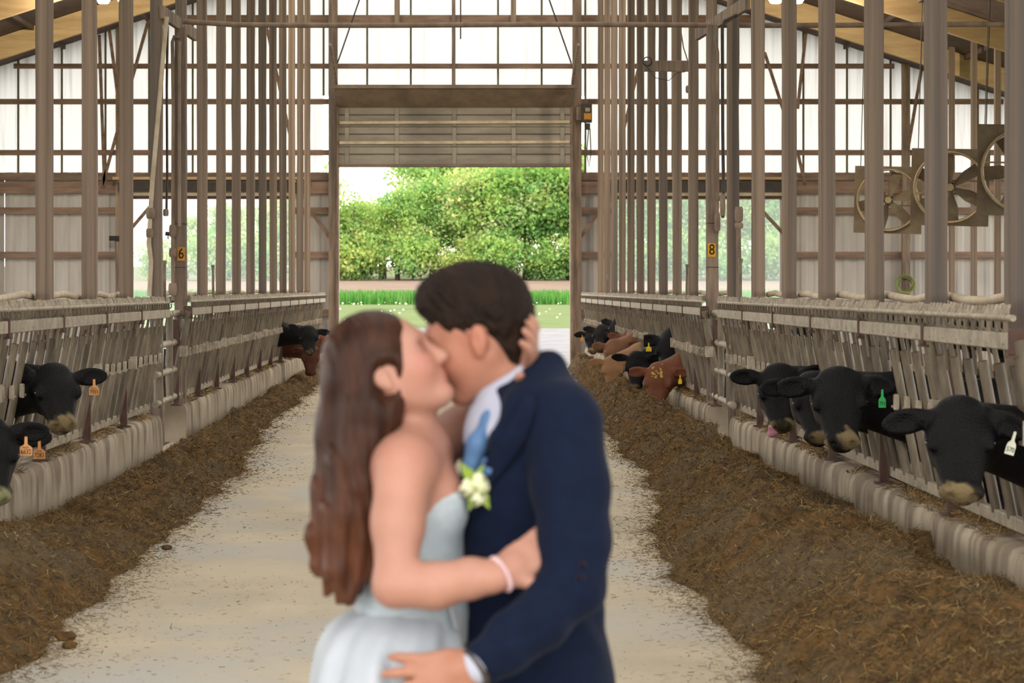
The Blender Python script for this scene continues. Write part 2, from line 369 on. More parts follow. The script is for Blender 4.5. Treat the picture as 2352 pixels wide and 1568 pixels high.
# ================================================================== tall posts along both fences
def post_mesh(w, d, h, seed):
    r = random.Random(seed); V = []; n = 14; lv = []
    for i in range(n + 1):
        z = h * i / n; j = lambda: r.uniform(-.004, .004)
        lv.append(len(V)); b = .005
        for (x, y) in ((-w / 2 + b, -d / 2), (w / 2 - b, -d / 2), (w / 2, -d / 2 + b), (w / 2, d / 2 - b), (w / 2 - b, d / 2), (-w / 2 + b, d / 2), (-w / 2, d / 2 - b), (-w / 2, -d / 2 + b)):
            V.append((x + j(), y + j(), z))
    fs = []
    for i in range(n):
        for k in range(8): fs.append([i * 8 + k, i * 8 + (k + 1) % 8, (i + 1) * 8 + (k + 1) % 8, (i + 1) * 8 + k])
    fs += [list(range(7, -1, -1)), [n * 8 + k for k in range(8)]]
    mb = MB(); mb.add(V, fs); return mb.mesh('timber_post')
POST_MESH = [post_mesh(.126, .14, 1.0, i) for i in range(5)]
LEFT_Y = [19.64 + 2.4 * n for n in range(-1, 15)]
RIGHT_Y = [13.64 + 2.4 * n for n in range(0, 18)]
def place_post(x, y, side, i):
    o = link('timber_post', POST_MESH[i % 5], M['post'], None, (x, y, 0)); o.scale = (1, 1, roof_z(x) - .14)
    o.rotation_euler = (random.uniform(-.0012, .0012), random.uniform(-.0015, .0015), 0)
    tag(o, 'tall weathered timber post, %s from the camera in the row along the %s feed fence' % (ORD[i], side), 'post', 'tall timber posts along the %s fence' % side)
for i, y in enumerate(LEFT_Y[1:]): place_post(-3.35, y, 'left', i + 1)
for i, y in enumerate(RIGHT_Y): place_post(3.13 if i else 3.12, y, 'right', i + 1)

# short number posts at the passages
def text_mesh(txt, size, depth=.002):
    cu = bpy.data.curves.new('txt', 'FONT'); cu.body = txt; cu.size = size; cu.align_x = 'CENTER'; cu.align_y = 'CENTER'; cu.extrude = depth
    o = bpy.data.objects.new('txt', cu); COL.objects.link(o); dg = bpy.context.evaluated_depsgraph_get(); dg.update()
    me = bpy.data.meshes.new_from_object(o.evaluated_get(dg)); bpy.data.objects.remove(o); return me
for (x, y, num, plate, side) in ((-3.215, 28.0, '6', 'ochre_plate', 'left'), (2.865, 27.75, '8', 'yellow', 'right')):
    e = empty('numbered_post', (x, y, .44), 'shorter timber post with yellow number %s plate, standing on the %s curb end' % (num, side), 'post')
    o = link('post_shaft', post_mesh(.125, .14, 4.30, 31), M['post'], e)
    px = 416 if num == '6' else 1635; py = 583 if num == '6' else 574
    c = W(px, py, y - .075); c = c - np.array([x, y, .44])
    mb = MB(); mb.box((c[0], c[1], c[2]), (.088, .006, .155)); pl = mb.build('number_plate', M[plate], e)
    t = text_mesh(num, .17, .003); t.name = 'numeral'; o = link('numeral', t, M['ink'], pl, (c[0], c[1] - .004, c[2]), (math.radians(90), 0, 0)); o.scale = (.82, 1, 1)
    for z in (1.55, 1.0, 2.05):
        mb = MB(); mb.box((0, 0, z), (.135, .15, .008)); mb.build('tie_wire', M['dark_steel'], e)
# boards joining the number posts to the next tall posts, and the pipe over the alley
for s, (xa, ya, xb, yb), side in ((-1, (-3.28, 26.75, -3.2, 29.4), 'left'), (1, (3.05, 25.9, 2.84, 29.3), 'right')):
    mb = MB(); mb.bar((xa, ya, 4.78), (xb, yb, 4.80), .05, .14, up=(0, 0, 1)); o = mb.build('top_plank', M['post'])
    tag(o, 'short plank bracing the top of the numbered post on the %s' % side, 'plank')
mb = MB(); pts = [(-3.2, 28.15, 4.83)] + [(x, 28.15, 4.79 + .006 * math.sin(x * 1.3)) for x in np.linspace(-2.6, 7.6, 18)]
mb.tube(pts, .031, 10); o = mb.build('overhead_pipe', M['brown_steel']); tag(o, 'long brown water pipe crossing high over the alley between numbered posts', 'pipe')
# wooden arm board on a right post
e = empty('arm_board', (2.86, 33.5, 4.8), 'horizontal wooden board nailed across a tall post on the right', 'board')
mb = MB(); mb.box((0, -.02, 0), (.7, .05, .15), None, .006); mb.build('board', M['post'], e)
mb = MB(); mb.ring((-.3, -.06, .06), (0, 1, .2), .06, .008, 14, 5); mb.build('wire_loop', M['dark_steel'], e)
mb = MB(); mb.tube([(-.3, -.05, -.02), (-.2, -.05, -.16), (.0, -.05, -.2), (.1, -.05, -.1), (.22, -.05, -.08)], .005, 5); mb.build('loose_wire', M['dark_steel'], e)
# ================================================================== curbs
def curb_mesh(xf, s, y0, y1, seed):
    """xf: alley face; s: +1 right side (thickness away from alley = +x)"""
    r = np.random.default_rng(seed); n = int((y1 - y0) / .045) + 1; ys = np.linspace(y0, y1, n)
    prof = [(0.0, 0.0), (0.0, .12), (0.002, .24), (.004, .33), (.010, .385), (.03, .425), (.07, .44), (.14, .442), (.21, .44), (.24, .42), (.245, .2), (.245, 0.0)]
    ph = np.cumsum(r.uniform(.10, .22, n)) ; wav = np.sin(ph * .55) * .6 + np.sin(ys * 17 + r.uniform(0, 6)) * .4
    big = np.sin(ys * 1.7 + seed) * .006
    V = []; m = len(prof)
    for i, y in enumerate(ys):
        for k, (t, z) in enumerate(prof):
            a = min(1, max(0, (z - .08) / .3)) if k < 7 else 0
            V.append((xf + s * (t + a * .011 * wav[i]) + big[i] * s, y, z - (.008 * max(0, wav[i]) if 3 < k < 7 else 0)))
    fs = []
    for i in range(n - 1):
        for k in range(m - 1):
            q = [i * m + k, i * m + k + 1, (i + 1) * m + k + 1, (i + 1) * m + k]; fs.append(q if s > 0 else q[::-1])
    c0 = list(range(m)); c1 = [(n - 1) * m + k for k in range(m)]
    mb = MB(); mb.add(V, fs, True); mb.add([V[i] for i in c0], [list(range(m))[::-1]]); mb.add([V[i] for i in c1], [list(range(m))]); return mb.mesh('feed_curb')
def curb_mat():
    m = material('stained_concrete', srgb(190, 176, 156), srgb(164, 150, 130), 3, (1, 1, .5), .9, .25, 60)
    nt = m.node_tree; N = nt.nodes; L = nt.links; b = N['Principled BSDF']; src = b.inputs['Base Color'].links[0].from_socket
    tc = N.new('ShaderNodeTexCoord'); mp = N.new('ShaderNodeMapping'); mp.inputs['Scale'].default_value = (0, 1.0, .16)
    L.new(tc.outputs['Object'], mp.inputs[0]); nz = N.new('ShaderNodeTexNoise'); nz.inputs['Scale'].default_value = 4.2; nz.inputs['Detail'].default_value = 2.5
    L.new(mp.outputs[0], nz.inputs['Vector'])
    sx = N.new('ShaderNodeSeparateXYZ'); L.new(tc.outputs['Object'], sx.inputs[0])
    md = N.new('ShaderNodeMath'); md.operation = 'MULTIPLY_ADD'; L.new(sx.outputs['Z'], md.inputs[0]); md.inputs[1].default_value = .55; L.new(nz.outputs['Fac'], md.inputs[2])
    mr = N.new('ShaderNodeMapRange'); mr.inputs['From Min'].default_value = .62; mr.inputs['From Max'].default_value = .78; L.new(md.outputs[0], mr.inputs['Value']); mr.inputs['To Max'].default_value = .8
    mx = N.new('ShaderNodeMix'); mx.data_type = 'RGBA'; L.new(mr.outputs[0], mx.inputs['Factor']); L.new(src, mx.inputs['A']); mx.inputs['B'].default_value = srgb(122, 106, 90)
    L.new(mx.outputs['Result'], b.inputs['Base Color']); return m
M['curb'] = curb_mat()
XL, XR = -3.125, 2.77
for xf, s, y0, y1, lab in ((XL, -1, 9.0, 25.55, 'near left concrete feed curb with stained fluted face'), (XL, -1, 27.8, 54.7, 'far left concrete feed curb running to the doorway'),
                           (XR, 1, 8.0, 25.2, 'near right concrete feed curb behind the deep feed pile'), (XR, 1, 27.5, 54.7, 'far right concrete feed curb running to the doorway')):
    o = link('feed_curb', curb_mesh(xf, s, y0, y1, int(y0 * 7 + s)), M['curb']); tag(o, lab, 'curb', 'concrete feed curbs')

# ================================================================== headlock panels
PL = 2.25; NU = 6
def panel_meshes(s):
    """meshes in panel space: x=0 at the bottom rail, alley is at -s; y along the panel; z world"""
    d = {}; a = -s; LEAN = .19
    def lx(z): return a * LEAN * (z - .53) / (1.49 - .53)
    mb = MB(); mb.box((lx(1.49), PL / 2, 1.49), (.075, PL - .03, .085), None, .006); d['top_rail'] = mb.mesh('top_rail')
    mb = MB(); mb.box((0, PL / 2, .53), (.05, PL - .03, .07), None, .005); d['bottom_rail'] = mb.mesh('bottom_rail')
    mb = MB(); mb.tube([(lx(.55), 0, .55), (lx(1.0), .0, 1.0), (lx(1.37), -.015, 1.37)], .029, 10); d['stanchion'] = mb.mesh('stanchion')
    mb = MB(); mb.tube([(lx(.55) - a * .025, .05, .55), (lx(1.0) - a * .025, .05, 1.0), (lx(1.45) - a * .025, .04, 1.45)], .014, 6); d['neck_bar'] = mb.mesh('neck_bar')
    mb = MB(); mb.bar((lx(1.48) + a * .035, -.02, 1.48), (lx(1.36) + a * .03, .0, 1.30), .012, .028, up=(0, 1, 0)); d['release_strap'] = mb.mesh('release_strap')
    z = 1.035; mb = MB(); c = lx(z) + a * .045
    mb.box((c, 0, z), (.03, .07, .10), None, .008); mb.box((c + a * .012, -.03, z - .01), (.02, .012, .08), None, .003); mb.tube([(c + a * .012, 0, z - .03), (c + a * .03, 0, z - .03)], .010, 6); d['latch_clip'] = mb.mesh('latch_clip')
    mb = MB(); mb.box((lx(1.0), 0, 1.0), (.085, .06, .96), Matrix.Rotation(-a * -LEAN, 3, 'Y') if False else None)
    mb = MB(); mb.box((lx(1.49), 0, 1.49), (.095, .045, .13), None, .006); mb.box((lx(1.49), 0, 1.42), (.12, .07, .012)); d['joint_clamp'] = mb.mesh('joint_clamp')
    mb = MB(); mb.tube([(lx(.5), 0, .5), (lx(1.5), 0, 1.5)], .042, 10); d['end_tube'] = mb.mesh('end_tube')
    z = 1.05; c = lx(z) + a * .07
    mb = MB(); mb.box((c, 0, z), (.012, .09, .12)); mb.box((c - a * .035, .045, z), (.08, .01, .12)); mb.box((c - a * .035, -.045, z), (.08, .01, .12)); d['end_bracket'] = mb.mesh('end_bracket')
    mb = MB(); mb.box((a * .06, 0, .92), (.06, .05, .96)); mb.box((a * .06, 0, .45), (.12, .11, .015)); d['upright'] = mb.mesh('upright')
    t = lx(1.6); mb = MB(); mb.tube([(t, .02, 1.605), (t, PL - .02, 1.605)], .017, 8); d['latch_rod'] = mb.mesh('latch_rod')
    mb = MB(); mb.box((t, 0, 1.565), (.022, .012, .08), None); mb.tube([(t + a * .012, 0, 1.54), (t + a * .03, 0, 1.555), (t + a * .028, 0, 1.59)], .007, 5); d['latch_yoke'] = mb.mesh('latch_yoke')
    mb = MB()
    for dy in (-.045, .045): mb.bar((t + a * .01, dy, 1.60), (t - a * .012, dy, 1.665), .016, .02, up=(0, 1, 0), bev=.004)
    mb.bar((t, -.07, 1.625), (t, .07, 1.612), .045, .010, up=(1, 0, 0)); d['latch_finger'] = mb.mesh('latch_finger')
    mb = MB(); mb.bar((t, 0, 1.60), (t + a * -.03, .25, 2.02), .035, .03, up=(1, 0, 0), bev=.005); mb.box((t + a * -.03, .25, 2.02), (.04, .05, .035)); d['lever'] = mb.mesh('lever')
    for k, m in d.items():
        m.materials.append(M[{'top_rail': 'steel_light', 'bottom_rail': 'steel_light', 'latch_clip': 'steel_light', 'upright': 'red_post', 'joint_clamp': 'red_post', 'latch_rod': 'steel_light', 'latch_finger': 'steel_light', 'end_bracket': 'steel_light'}.get(k, 'steel')])
    return d
PM = {-1: panel_meshes(-1), 1: panel_meshes(1)}
def part(n, me, e, loc): return link(n, me, None, e, loc)
def make_panel(s, x, y0, label, lever=False, hide=()):
    e = empty('headlock_panel', (x, y0, 0), label, 'cattle headlock', 'headlock panels along the feed curbs'); d = PM[s]
    for n in ('top_rail', 'bottom_rail', 'latch_rod', 'upright', 'end_tube', 'end_bracket', 'joint_clamp'): part(n, d[n], e, (0, 0, 0))
    for k in range(NU):
        y = (k + .5) * PL / NU + random.uniform(-.012, .012)
        part('stanchion', d['stanchion'], e, (0, y, 0)); part('neck_bar', d['neck_bar'], e, (0, y + .09, 0)); part('release_strap', d['release_strap'], e, (0, y, 0))
        part('latch_clip', d['latch_clip'], e, (0, y, random.uniform(-.006, .006))); part('latch_yoke', d['latch_yoke'], e, (0, y, 0)); part('latch_yoke', d['latch_yoke'], e, (0, y + PL / NU / 2, 0))
        part('latch_finger', d['latch_finger'], e, (0, y, random.uniform(-.006, .01)))
        part('latch_finger', d['latch_finger'], e, (0, y + PL / NU / 2, random.uniform(-.006, .01)))
    if lever: part('lever', d['lever'], e, (0, PL - .35 if lever > 0 else .3, 0))
XBL, XBR = -3.23, 2.89
def run(s, x, y0, n, side, seg, lev):
    for i in range(n):
        make_panel(s, x, y0 + i * PL, 'galvanised headlock panel, %s from the camera in the %s section of the %s fence' % (ORD[i + 1], seg, side), lever=lev.get(i, 0))
run(-1, XBL, 13.95, 5, 'left', 'near', {4: 1}); run(-1, XBL, 27.2, 12, 'left', 'far', {1: -1})
run(1, XBR, 11.8, 6, 'right', 'near', {5: -1}); run(1, XBR, 27.0, 12, 'right', 'far', {0: 1, 7: 1})

# ================================================================== passage gates
def pipe_gate(x0, x1, y0, y1, side):
    e = empty('passage_gate', (x0, y0, 0), 'narrow pipe gate closing the passage gap in the %s fence' % side, 'gate')
    def P(u, z): return (u * (x1 - x0), u * (y1 - y0), z)
    for u in (0.0, .55, 1.0):
        mb = MB(); mb.tube([P(u, .5), P(u, 1.5)], .048 if u != .55 else .04, 10); mb.build('upright_tube', M['steel'], e)
    for z in (.55, .85, 1.15, 1.47):
        mb = MB(); mb.tube([P(-.15, z), P(1.1, z)], .038, 10); mb.build('gate_rail', M['steel_light'], e)
    mb = MB(); mb.tube([P(.3, 1.1), (P(.3, .8)[0], P(.3, .8)[1] - .06, .8), P(.32, .55)], .014, 5); mb.build('chain', M['dark_steel'], e)
pipe_gate(-3.16, -3.2, 25.5, 27.6, 'left'); pipe_gate(2.80, 2.85, 25.3, 27.4, 'right')

# ================================================================== rails behind the posts, water pipes
for x, y0, y1, side in ((-3.47, 13.0, 25.6, 'near left'), (-3.47, 28.5, 54.5, 'far left'), (3.25, 11.5, 25.8, 'near right'), (3.25, 28.5, 54.5, 'far right')):
    e = empty('top_rail_pipe', (x, y0, 1.66), 'dusty white pipe rail on brown timber behind the %s posts' % side, 'rail', 'pipe rails behind the posts')
    n = 24; mb = MB(); mb.tube([(0, (y1 - y0) * k / n, .025 + .018 * math.sin(k * 1.7)) for k in range(n + 1)], .030, 8); mb.build('white_pipe', M['white_pipe'], e)
    mb = MB(); mb.box((0, (y1 - y0) / 2, -.045), (.05, y1 - y0, .075)); mb.build('timber_rail', M['post'], e)
    if 'near' in side:
        mb = MB(); mb.tube([(-.14 if x < 0 else .14, (y1 - y0) * k / n, -.1 + .01 * math.sin(k * 2.1)) for k in range(n + 1)], .028, 8); mb.build('lower_pipe', M['white_pipe'], e)
def riser(name, label, pts, r, mat, fit=(), cat='pipe'):
    p0 = W(*pts[-1]); e = empty(name, tuple(p0), label, cat)
    q = [tuple(W(*p) - p0) for p in pts]
    mb = MB(); mb.tube(q, r, 8); mb.build('pipe_run', M[mat], e)
    for (f, rr, hh) in fit:
        c = W(*f) - p0; mb = MB(); mb.tube([(c[0], c[1], c[2] - hh), (c[0], c[1], c[2] - hh * .5), (c[0], c[1], c[2] + hh * .5), (c[0], c[1], c[2] + hh)], [rr * .8, rr, rr, rr * .8], 8); mb.build('fitting', M['brown_steel'], e)
    return e
riser('slanting_riser', 'pale slanting water pipe running down beside the fourth left post', [(383, 38, 26.7), (372, 160, 26.75), (350, 420, 26.75), (346, 480, 26.75), (342, 560, 26.75), (347, 600, 26.75), (343, 680, 26.75)], .026, 'white_pipe', [((346, 490, 26.75), .05, .06), ((344, 535, 26.75), .042, .05)])
riser('hose_riser', 'thin dark hose hanging between the left post and the number six post', [(385, 60, 26.9), (383, 200, 26.9), (384, 400, 26.9), (382, 495, 26.9)], .014, 'dark_steel', [((381, 488, 26.9), .032, .04)])
e = riser('valve_riser', 'brown water pipe with tap valves beside the number six post', [(412, 86, 27.9), (400, 84, 27.9), (396, 96, 27.9), (398, 250, 27.9), (397, 520, 27.9), (397, 690, 27.9)], .021, 'brown_steel', [((397, 530, 27.9), .045, .07), ((397, 580, 27.9), .045, .05), ((397, 664, 27.9), .05, .07)])
p0 = np.array(e.location); c = W(386, 538, 27.9) - p0
mb = MB(); mb.tube([(c[0] + .05, c[1], c[2]), (c[0] - .03, c[1], c[2] + .01)], .022, 8); mb.box((c[0], c[1], c[2] - .03), (.01, .02, .05)); mb.build('tap_handle', M['dark_steel'], e)
riser('conduit', 'thin conduit strapped up the number six post', [(412, 95, 27.86), (412, 520, 27.86)], .02, 'brown_steel')
riser('twin_riser', 'brown hanging water pipe just right of the number eight post', [(1642, 92, 27.66), (1648, 120, 27.66), (1648, 440, 27.66), (1647, 535, 27.66)], .021, 'brown_steel', [((1649, 455, 27.6), .03, .03), ((1648, 510, 27.6), .034, .1)])
riser('dark_riser', 'dark hanging hose between number eight post and next post', [(1692, 34, 26.4), (1664, 48, 26.4), (1659, 65, 26.4), (1660, 300, 26.4), (1662, 440, 26.4), (1660, 500, 26.4)], .018, 'dark_steel', [((1660, 470, 26.4), .03, .12)])
riser('stub_riser', 'short brown standpipe with coupling rising beside the right posts', [(1698, 478, 25.6), (1696, 520, 25.6), (1697, 600, 25.6), (1696, 690, 25.6), (1696, 1030, 25.6)], .026, 'brown_steel', [((1697, 492, 25.6), .045, .08), ((1697, 518, 25.6), .045, .03)])
riser('far_wire', 'thin loose cable hanging in front of far right posts', [(1566, -10, 33.4), (1562, 60, 33.4), (1570, 110, 33.4), (1583, 150, 33.4), (1583, 210, 33.4)], .009, 'brown_steel', [((1583, 205, 33.4), .05, .05)], 'cable')
# ================================================================== outdoors
TK = np.array([[-80, 0], [60, 0], [86, .34], [121, .94], [127, 1.08], [174, 2.3], [420, 5.5]])
def terr(y): return np.interp(y, TK[:, 0], TK[:, 1])
M['lawn'] = material('spring_lawn', srgb(82, 100, 48), srgb(95, 108, 57), .6, rough=1, third=srgb(71, 95, 42), tscale=.25, bump=.3, bscale=20)
M['field'] = material('bare_field', srgb(126, 106, 92), srgb(108, 90, 78), .8, (.4, 1, 1), 1, .4, 6)
M['woods_floor'] = material('woodland_floor', srgb(84, 96, 58), srgb(96, 84, 62), .5, rough=1)
def ground(name, x0, x1, y0, y1, mat, lab, ny=14):
    o = link(name, grid_mesh(name, np.linspace(x0, x1, 9), np.linspace(y0, y1, ny), lambda x, y: terr(y)), M[mat]); tag(o, lab, kind='structure')
ground('ground_yard', -160, 160, 55.2, 86, 'yard', 'pale gravel yard outside the open doorway')
ground('ground_lawn', -160, 160, 86, 122, 'lawn', 'mown lawn with dandelions beyond the yard')
ground('ground_field', -200, 200, 122, 175, 'field', 'bare tan field before the tree line', 20)
ground('ground_woods', -260, 260, 175, 420, 'woods_floor', 'green woodland floor under the trees')
ground('ground_side_left', -160, -HALF - .1, -80, 55.2, 'lawn', 'grass outside the left side of the barn')
ground('ground_side_right', HALF + .1, 160, -80, 55.2, 'lawn', 'grass outside the right side of the barn')
ground('ground_apron', -HALF - .1, HALF + .1, -80, -4, 'yard', 'pale gravel apron in front of the barn')

def leaf_mat():
    m = bpy.data.materials.new('spring_leaves'); m.use_nodes = True; nt = m.node_tree; N = nt.nodes; L = nt.links; N.clear()
    out = N.new('ShaderNodeOutputMaterial'); mix = N.new('ShaderNodeMixShader'); tl = N.new('ShaderNodeBsdfTranslucent'); df = N.new('ShaderNodeBsdfDiffuse')
    at = N.new('ShaderNodeAttribute'); at.attribute_name = 'tint'; oi = N.new('ShaderNodeObjectInfo')
    hs = N.new('ShaderNodeHueSaturation'); mr = N.new('ShaderNodeMapRange'); mr.inputs['To Min'].default_value = .485; mr.inputs['To Max'].default_value = .52
    L.new(oi.outputs['Random'], mr.inputs[0]); L.new(mr.outputs[0], hs.inputs['Hue']); L.new(at.outputs['Color'], hs.inputs['Color'])
    L.new(hs.outputs[0], tl.inputs[0]); L.new(hs.outputs[0], df.inputs[0]); mix.inputs[0].default_value = .5
    L.new(df.outputs[0], mix.inputs[1]); L.new(tl.outputs[0], mix.inputs[2]); L.new(mix.outputs[0], out.inputs[0]); return m
M['leaf'] = leaf_mat()
M['bark'] = material('grey_bark', srgb(112, 104, 94), srgb(84, 78, 72), 3, (2, 2, .4), 1)

def quads_mesh(name, C, U, V_, cols):
    """free small quads: centre, half axes"""
    P = np.stack([C - U - V_, C + U - V_, C + U + V_, C - U + V_], 1).reshape(-1, 3)
    Fq = np.arange(len(P)).reshape(-1, 4); me = np_mesh(name, P, Fq, False); color_attr(me, np.repeat(cols, 4, 0)); return me
def unit(n, r):
    v = r.normal(size=(n, 3)); return v / np.linalg.norm(v, axis=1, keepdims=True)
LEAFC = np.array([srgb(180, 202, 116)[:3], srgb(154, 190, 108)[:3], srgb(206, 212, 138)[:3], srgb(130, 172, 104)[:3], srgb(194, 200, 150)[:3]])
def tree_meshes(seed, h, spread, nclust, low, pal):
    r = np.random.default_rng(seed); mb = MB(); tips = []
    top = np.array([r.normal(0, .3), r.normal(0, .3), h * .8])
    mb.tube([(0, 0, 0), tuple(top * .35 + [.1, 0, 0]), tuple(top * .7), tuple(top)], [.26 * h / 9, .19 * h / 9, .11 * h / 9, .03], 7)
    for k in range(11):
        t = r.uniform(.30, .95); p = top * t; a = r.uniform(0, 6.28); L = spread * (1.05 - .6 * t) * r.uniform(.7, 1.1)
        q = p + np.array([math.cos(a) * L, math.sin(a) * L, L * r.uniform(.5, 1.0)]); m = (p + q) / 2 + [0, 0, -.15 * L]
        mb.tube([tuple(p), tuple(m), tuple(q)], [.07 * h / 9, .05, .02], 5, caps=False); tips += [q, (m + q) / 2 + r.normal(0, .3, 3)]
        for j in range(2):
            q2 = m + (q - m) * r.uniform(.2, .8) + r.normal(0, .7, 3); mb.tube([tuple(m), tuple(q2)], [.035, .012], 4, caps=False); tips.append(q2)
    trunk = mb.mesh('trunk'); trunk.materials.append(M['bark'])
    tips = np.array(tips); n_extra = nclust - len(tips)
    if n_extra > 0:
        e = unit(n_extra, r) * r.uniform(.3, 1, (n_extra, 1)) ** .5 * [spread, spread, h * .36] + [0, 0, h * (.62 - low)]; tips = np.vstack([tips, e])
    cs = []; cc = []
    for c in tips:
        k = 75; q = c + r.normal(0, 1, (k, 3)) * [.55, .55, .36]; cs.append(q)
        base = LEAFC[r.choice(len(LEAFC), p=pal)]; cc.append(base * r.uniform(.75, 1.2, (k, 1)))
    C = np.vstack(cs); cc = np.vstack(cc); ok = C[:, 2] > .1; C = C[ok]; cc = cc[ok]; n = len(C)
    u = unit(n, r); w = np.cross(u, unit(n, r)); w /= np.linalg.norm(w, axis=1, keepdims=True); s = r.uniform(.05, .125, (n, 1))
    fo = quads_mesh('foliage', C, u * s, w * s * .75, cc); fo.materials.append(M['leaf']); return trunk, fo
TREES = [tree_meshes(1, 8.6, 2.5, 84, .05, [.3, .3, .2, .1, .1]), tree_meshes(2, 9.4, 2.6, 78, .03, [.2, .4, .05, .3, .05]), tree_meshes(3, 8.0, 2.3, 56, .02, [.2, .1, .3, .05, .35]),
         tree_meshes(4, 9.0, 2.8, 92, .06, [.4, .3, .15, .15, 0]), tree_meshes(5, 8.8, 2.2, 62, .04, [.15, .3, .1, .25, .2])]
BUSH = [tree_meshes(8, 2.6, 1.5, 60, .1, [.2, .4, .1, .3, 0]), tree_meshes(9, 3.2, 1.7, 70, .1, [.3, .3, .1, .2, .1])]
def plant(kind, x, y, sc, rz, name, lab, cat, grp):
    e = empty(name, (x, y, float(terr(y)) - .05), lab, cat, grp); e.rotation_euler = (0, 0, rz); e.scale = (sc, sc, sc)
    link('trunk', kind[0], None, e); link('foliage', kind[1], None, e)
rr = random.Random(5); row = []
xs = -20.0; i = 0
while xs < 30:                                              # front row; lower trees at the left end of the doorway
    sc = {0: .62, 1: .72, 2: .86}.get(i, 1.0)
    if -10.5 < xs < -3.0: sc = .76
    elif xs > 1: sc = 1.12
    row.append((rr.choice(range(5)), xs, rr.uniform(177, 181), sc * rr.uniform(.94, 1.06))); xs += rr.uniform(2.5, 3.4); i += 1
row += [(1, .6, 182.5, 1.0), (3, 6.2, 183.0, 1.05), (1, -6.0, 183.5, .72), (4, -2.2, 183.0, .8)]; row.sort(key=lambda t: t[1])
back = []; xs = -14.0
while xs < 34:
    sc = .70 if xs < -3.6 else 1.25
    back.append((rr.choice(range(5)), xs, rr.uniform(186, 192), sc * rr.uniform(.92, 1.08))); xs += rr.uniform(3.2, 4.4)
for i, (k, x, y, sc) in enumerate(row): plant(TREES[k], x, y, sc, rr.uniform(0, 6.28), 'leafy_tree', 'young green leafy tree, %s from the left in the front row behind the field' % ORD[i + 1], 'tree', 'front row of the tree line')
for i, (k, x, y, sc) in enumerate(back): plant(TREES[k], x, y, sc, rr.uniform(0, 6.28), 'leafy_tree', 'taller green tree, %s from the left in the back row of the woods' % ORD[i + 1], 'tree', 'back row of the tree line')
deep = []; xs = -19.0
while xs < 36: deep.append((rr.choice(range(5)), xs, rr.uniform(198, 205), (1.2 if xs > -1 else .80) * rr.uniform(.92, 1.08))); xs += rr.uniform(3.0, 4.2)
for i, (k, x, y, sc) in enumerate(deep): plant(TREES[k], x, y, sc, rr.uniform(0, 6.28), 'leafy_tree', 'hazy green tree, %s from the left in the deepest row of the woods' % ORD[i + 1], 'tree', 'deepest row of the tree line')
for i in range(15): plant(BUSH[i % 2], -21 + i * 3.4 + rr.uniform(-.6, .6), rr.uniform(175.2, 176.2), rr.uniform(.8, 1.15), rr.uniform(0, 6.28), 'hedge_bush', 'low green bush, %s from the left at the foot of the tree line' % ORD[i + 1], 'bush', 'bushes at the field edge')
for i, x in enumerate((-62, -56, -50, -45, -40)): plant(BUSH[i % 2], x * 2.2, 300 + 4 * i, 2.0, i, 'distant_bush', 'pale distant bush, %s from the left beyond the left opening' % ORD[i + 1], 'bush', 'distant bushes')

# tall grass strip and dandelion heads
n = 26000; r = RNG
x = r.uniform(-27, 30, n); y = r.uniform(121, 127, n); h = r.uniform(.42, .74, n); C = np.stack([x, y, terr(y)], 1)
top = C + np.stack([r.normal(0, .09, n), r.normal(0, .09, n), h], 1); wv = np.stack([r.uniform(.02, .045, n), r.normal(0, .01, n), 0 * x], 1)
P = np.stack([C - wv, C + wv, top], 1).reshape(-1, 3); me = np_mesh('tall_grass', P, np.arange(len(P)).reshape(-1, 3), False, 3)
g = np.array([srgb(92, 146, 66)[:3], srgb(76, 128, 58)[:3], srgb(122, 160, 84)[:3]])[r.integers(0, 3, n)] * r.uniform(.8, 1.15, (n, 1)); color_attr(me, np.repeat(g, 3, 0))
o = link('tall_grass', me, M['leaf']); tag(o, 'strip of tall bright green grass at the edge of the field', 'grass', kind='stuff')
mb = MB()
for k in range(420):
    x, y = rr.uniform(-26, 28), rr.uniform(87, 121.5) if k % 3 else rr.uniform(117, 121.5); z = float(terr(y)) + .1; q = rr.uniform(.022, .05)
    mb.add([(x + q, y, z), (x - q, y, z), (x, y + q, z), (x, y - q, z), (x, y, z + q), (x, y, z - q), (x, y, z - .12)], [[0, 2, 4], [2, 1, 4], [1, 3, 4], [3, 0, 4], [2, 0, 5], [1, 2, 5], [3, 1, 5], [0, 3, 5]])
M['puff'] = material('dandelion_puff', srgb(244, 244, 236), rough=1)
o = mb.build('dandelion_heads', M['puff']); tag(o, 'white dandelion seed heads dotted over the lawn', 'dandelions', kind='stuff')
# ================================================================== feed windrows
def vnoise(x, y, seed=0):
    xi = np.floor(x).astype(np.int64); yi = np.floor(y).astype(np.int64); fx = x - xi; fy = y - yi
    def hsh(a, b):
        h = (a * 374761393 + b * 668265263 + seed * 144665) & 0xffffffff; h = ((h ^ (h >> 13)) * 1274126177) & 0xffffffff
        return ((h ^ (h >> 16)) & 0xffff) / 65535.0
    sx = fx * fx * (3 - 2 * fx); sy = fy * fy * (3 - 2 * fy)
    return (hsh(xi, yi) * (1 - sx) + hsh(xi + 1, yi) * sx) * (1 - sy) + (hsh(xi, yi + 1) * (1 - sx) + hsh(xi + 1, yi + 1) * sx) * sy
def fbm(x, y, o=4, seed=0):
    v = 0; a = .5
    for k in range(o): v = v + a * vnoise(x, y, seed + k); x = x * 2.1; y = y * 2.1; a *= .5
    return v
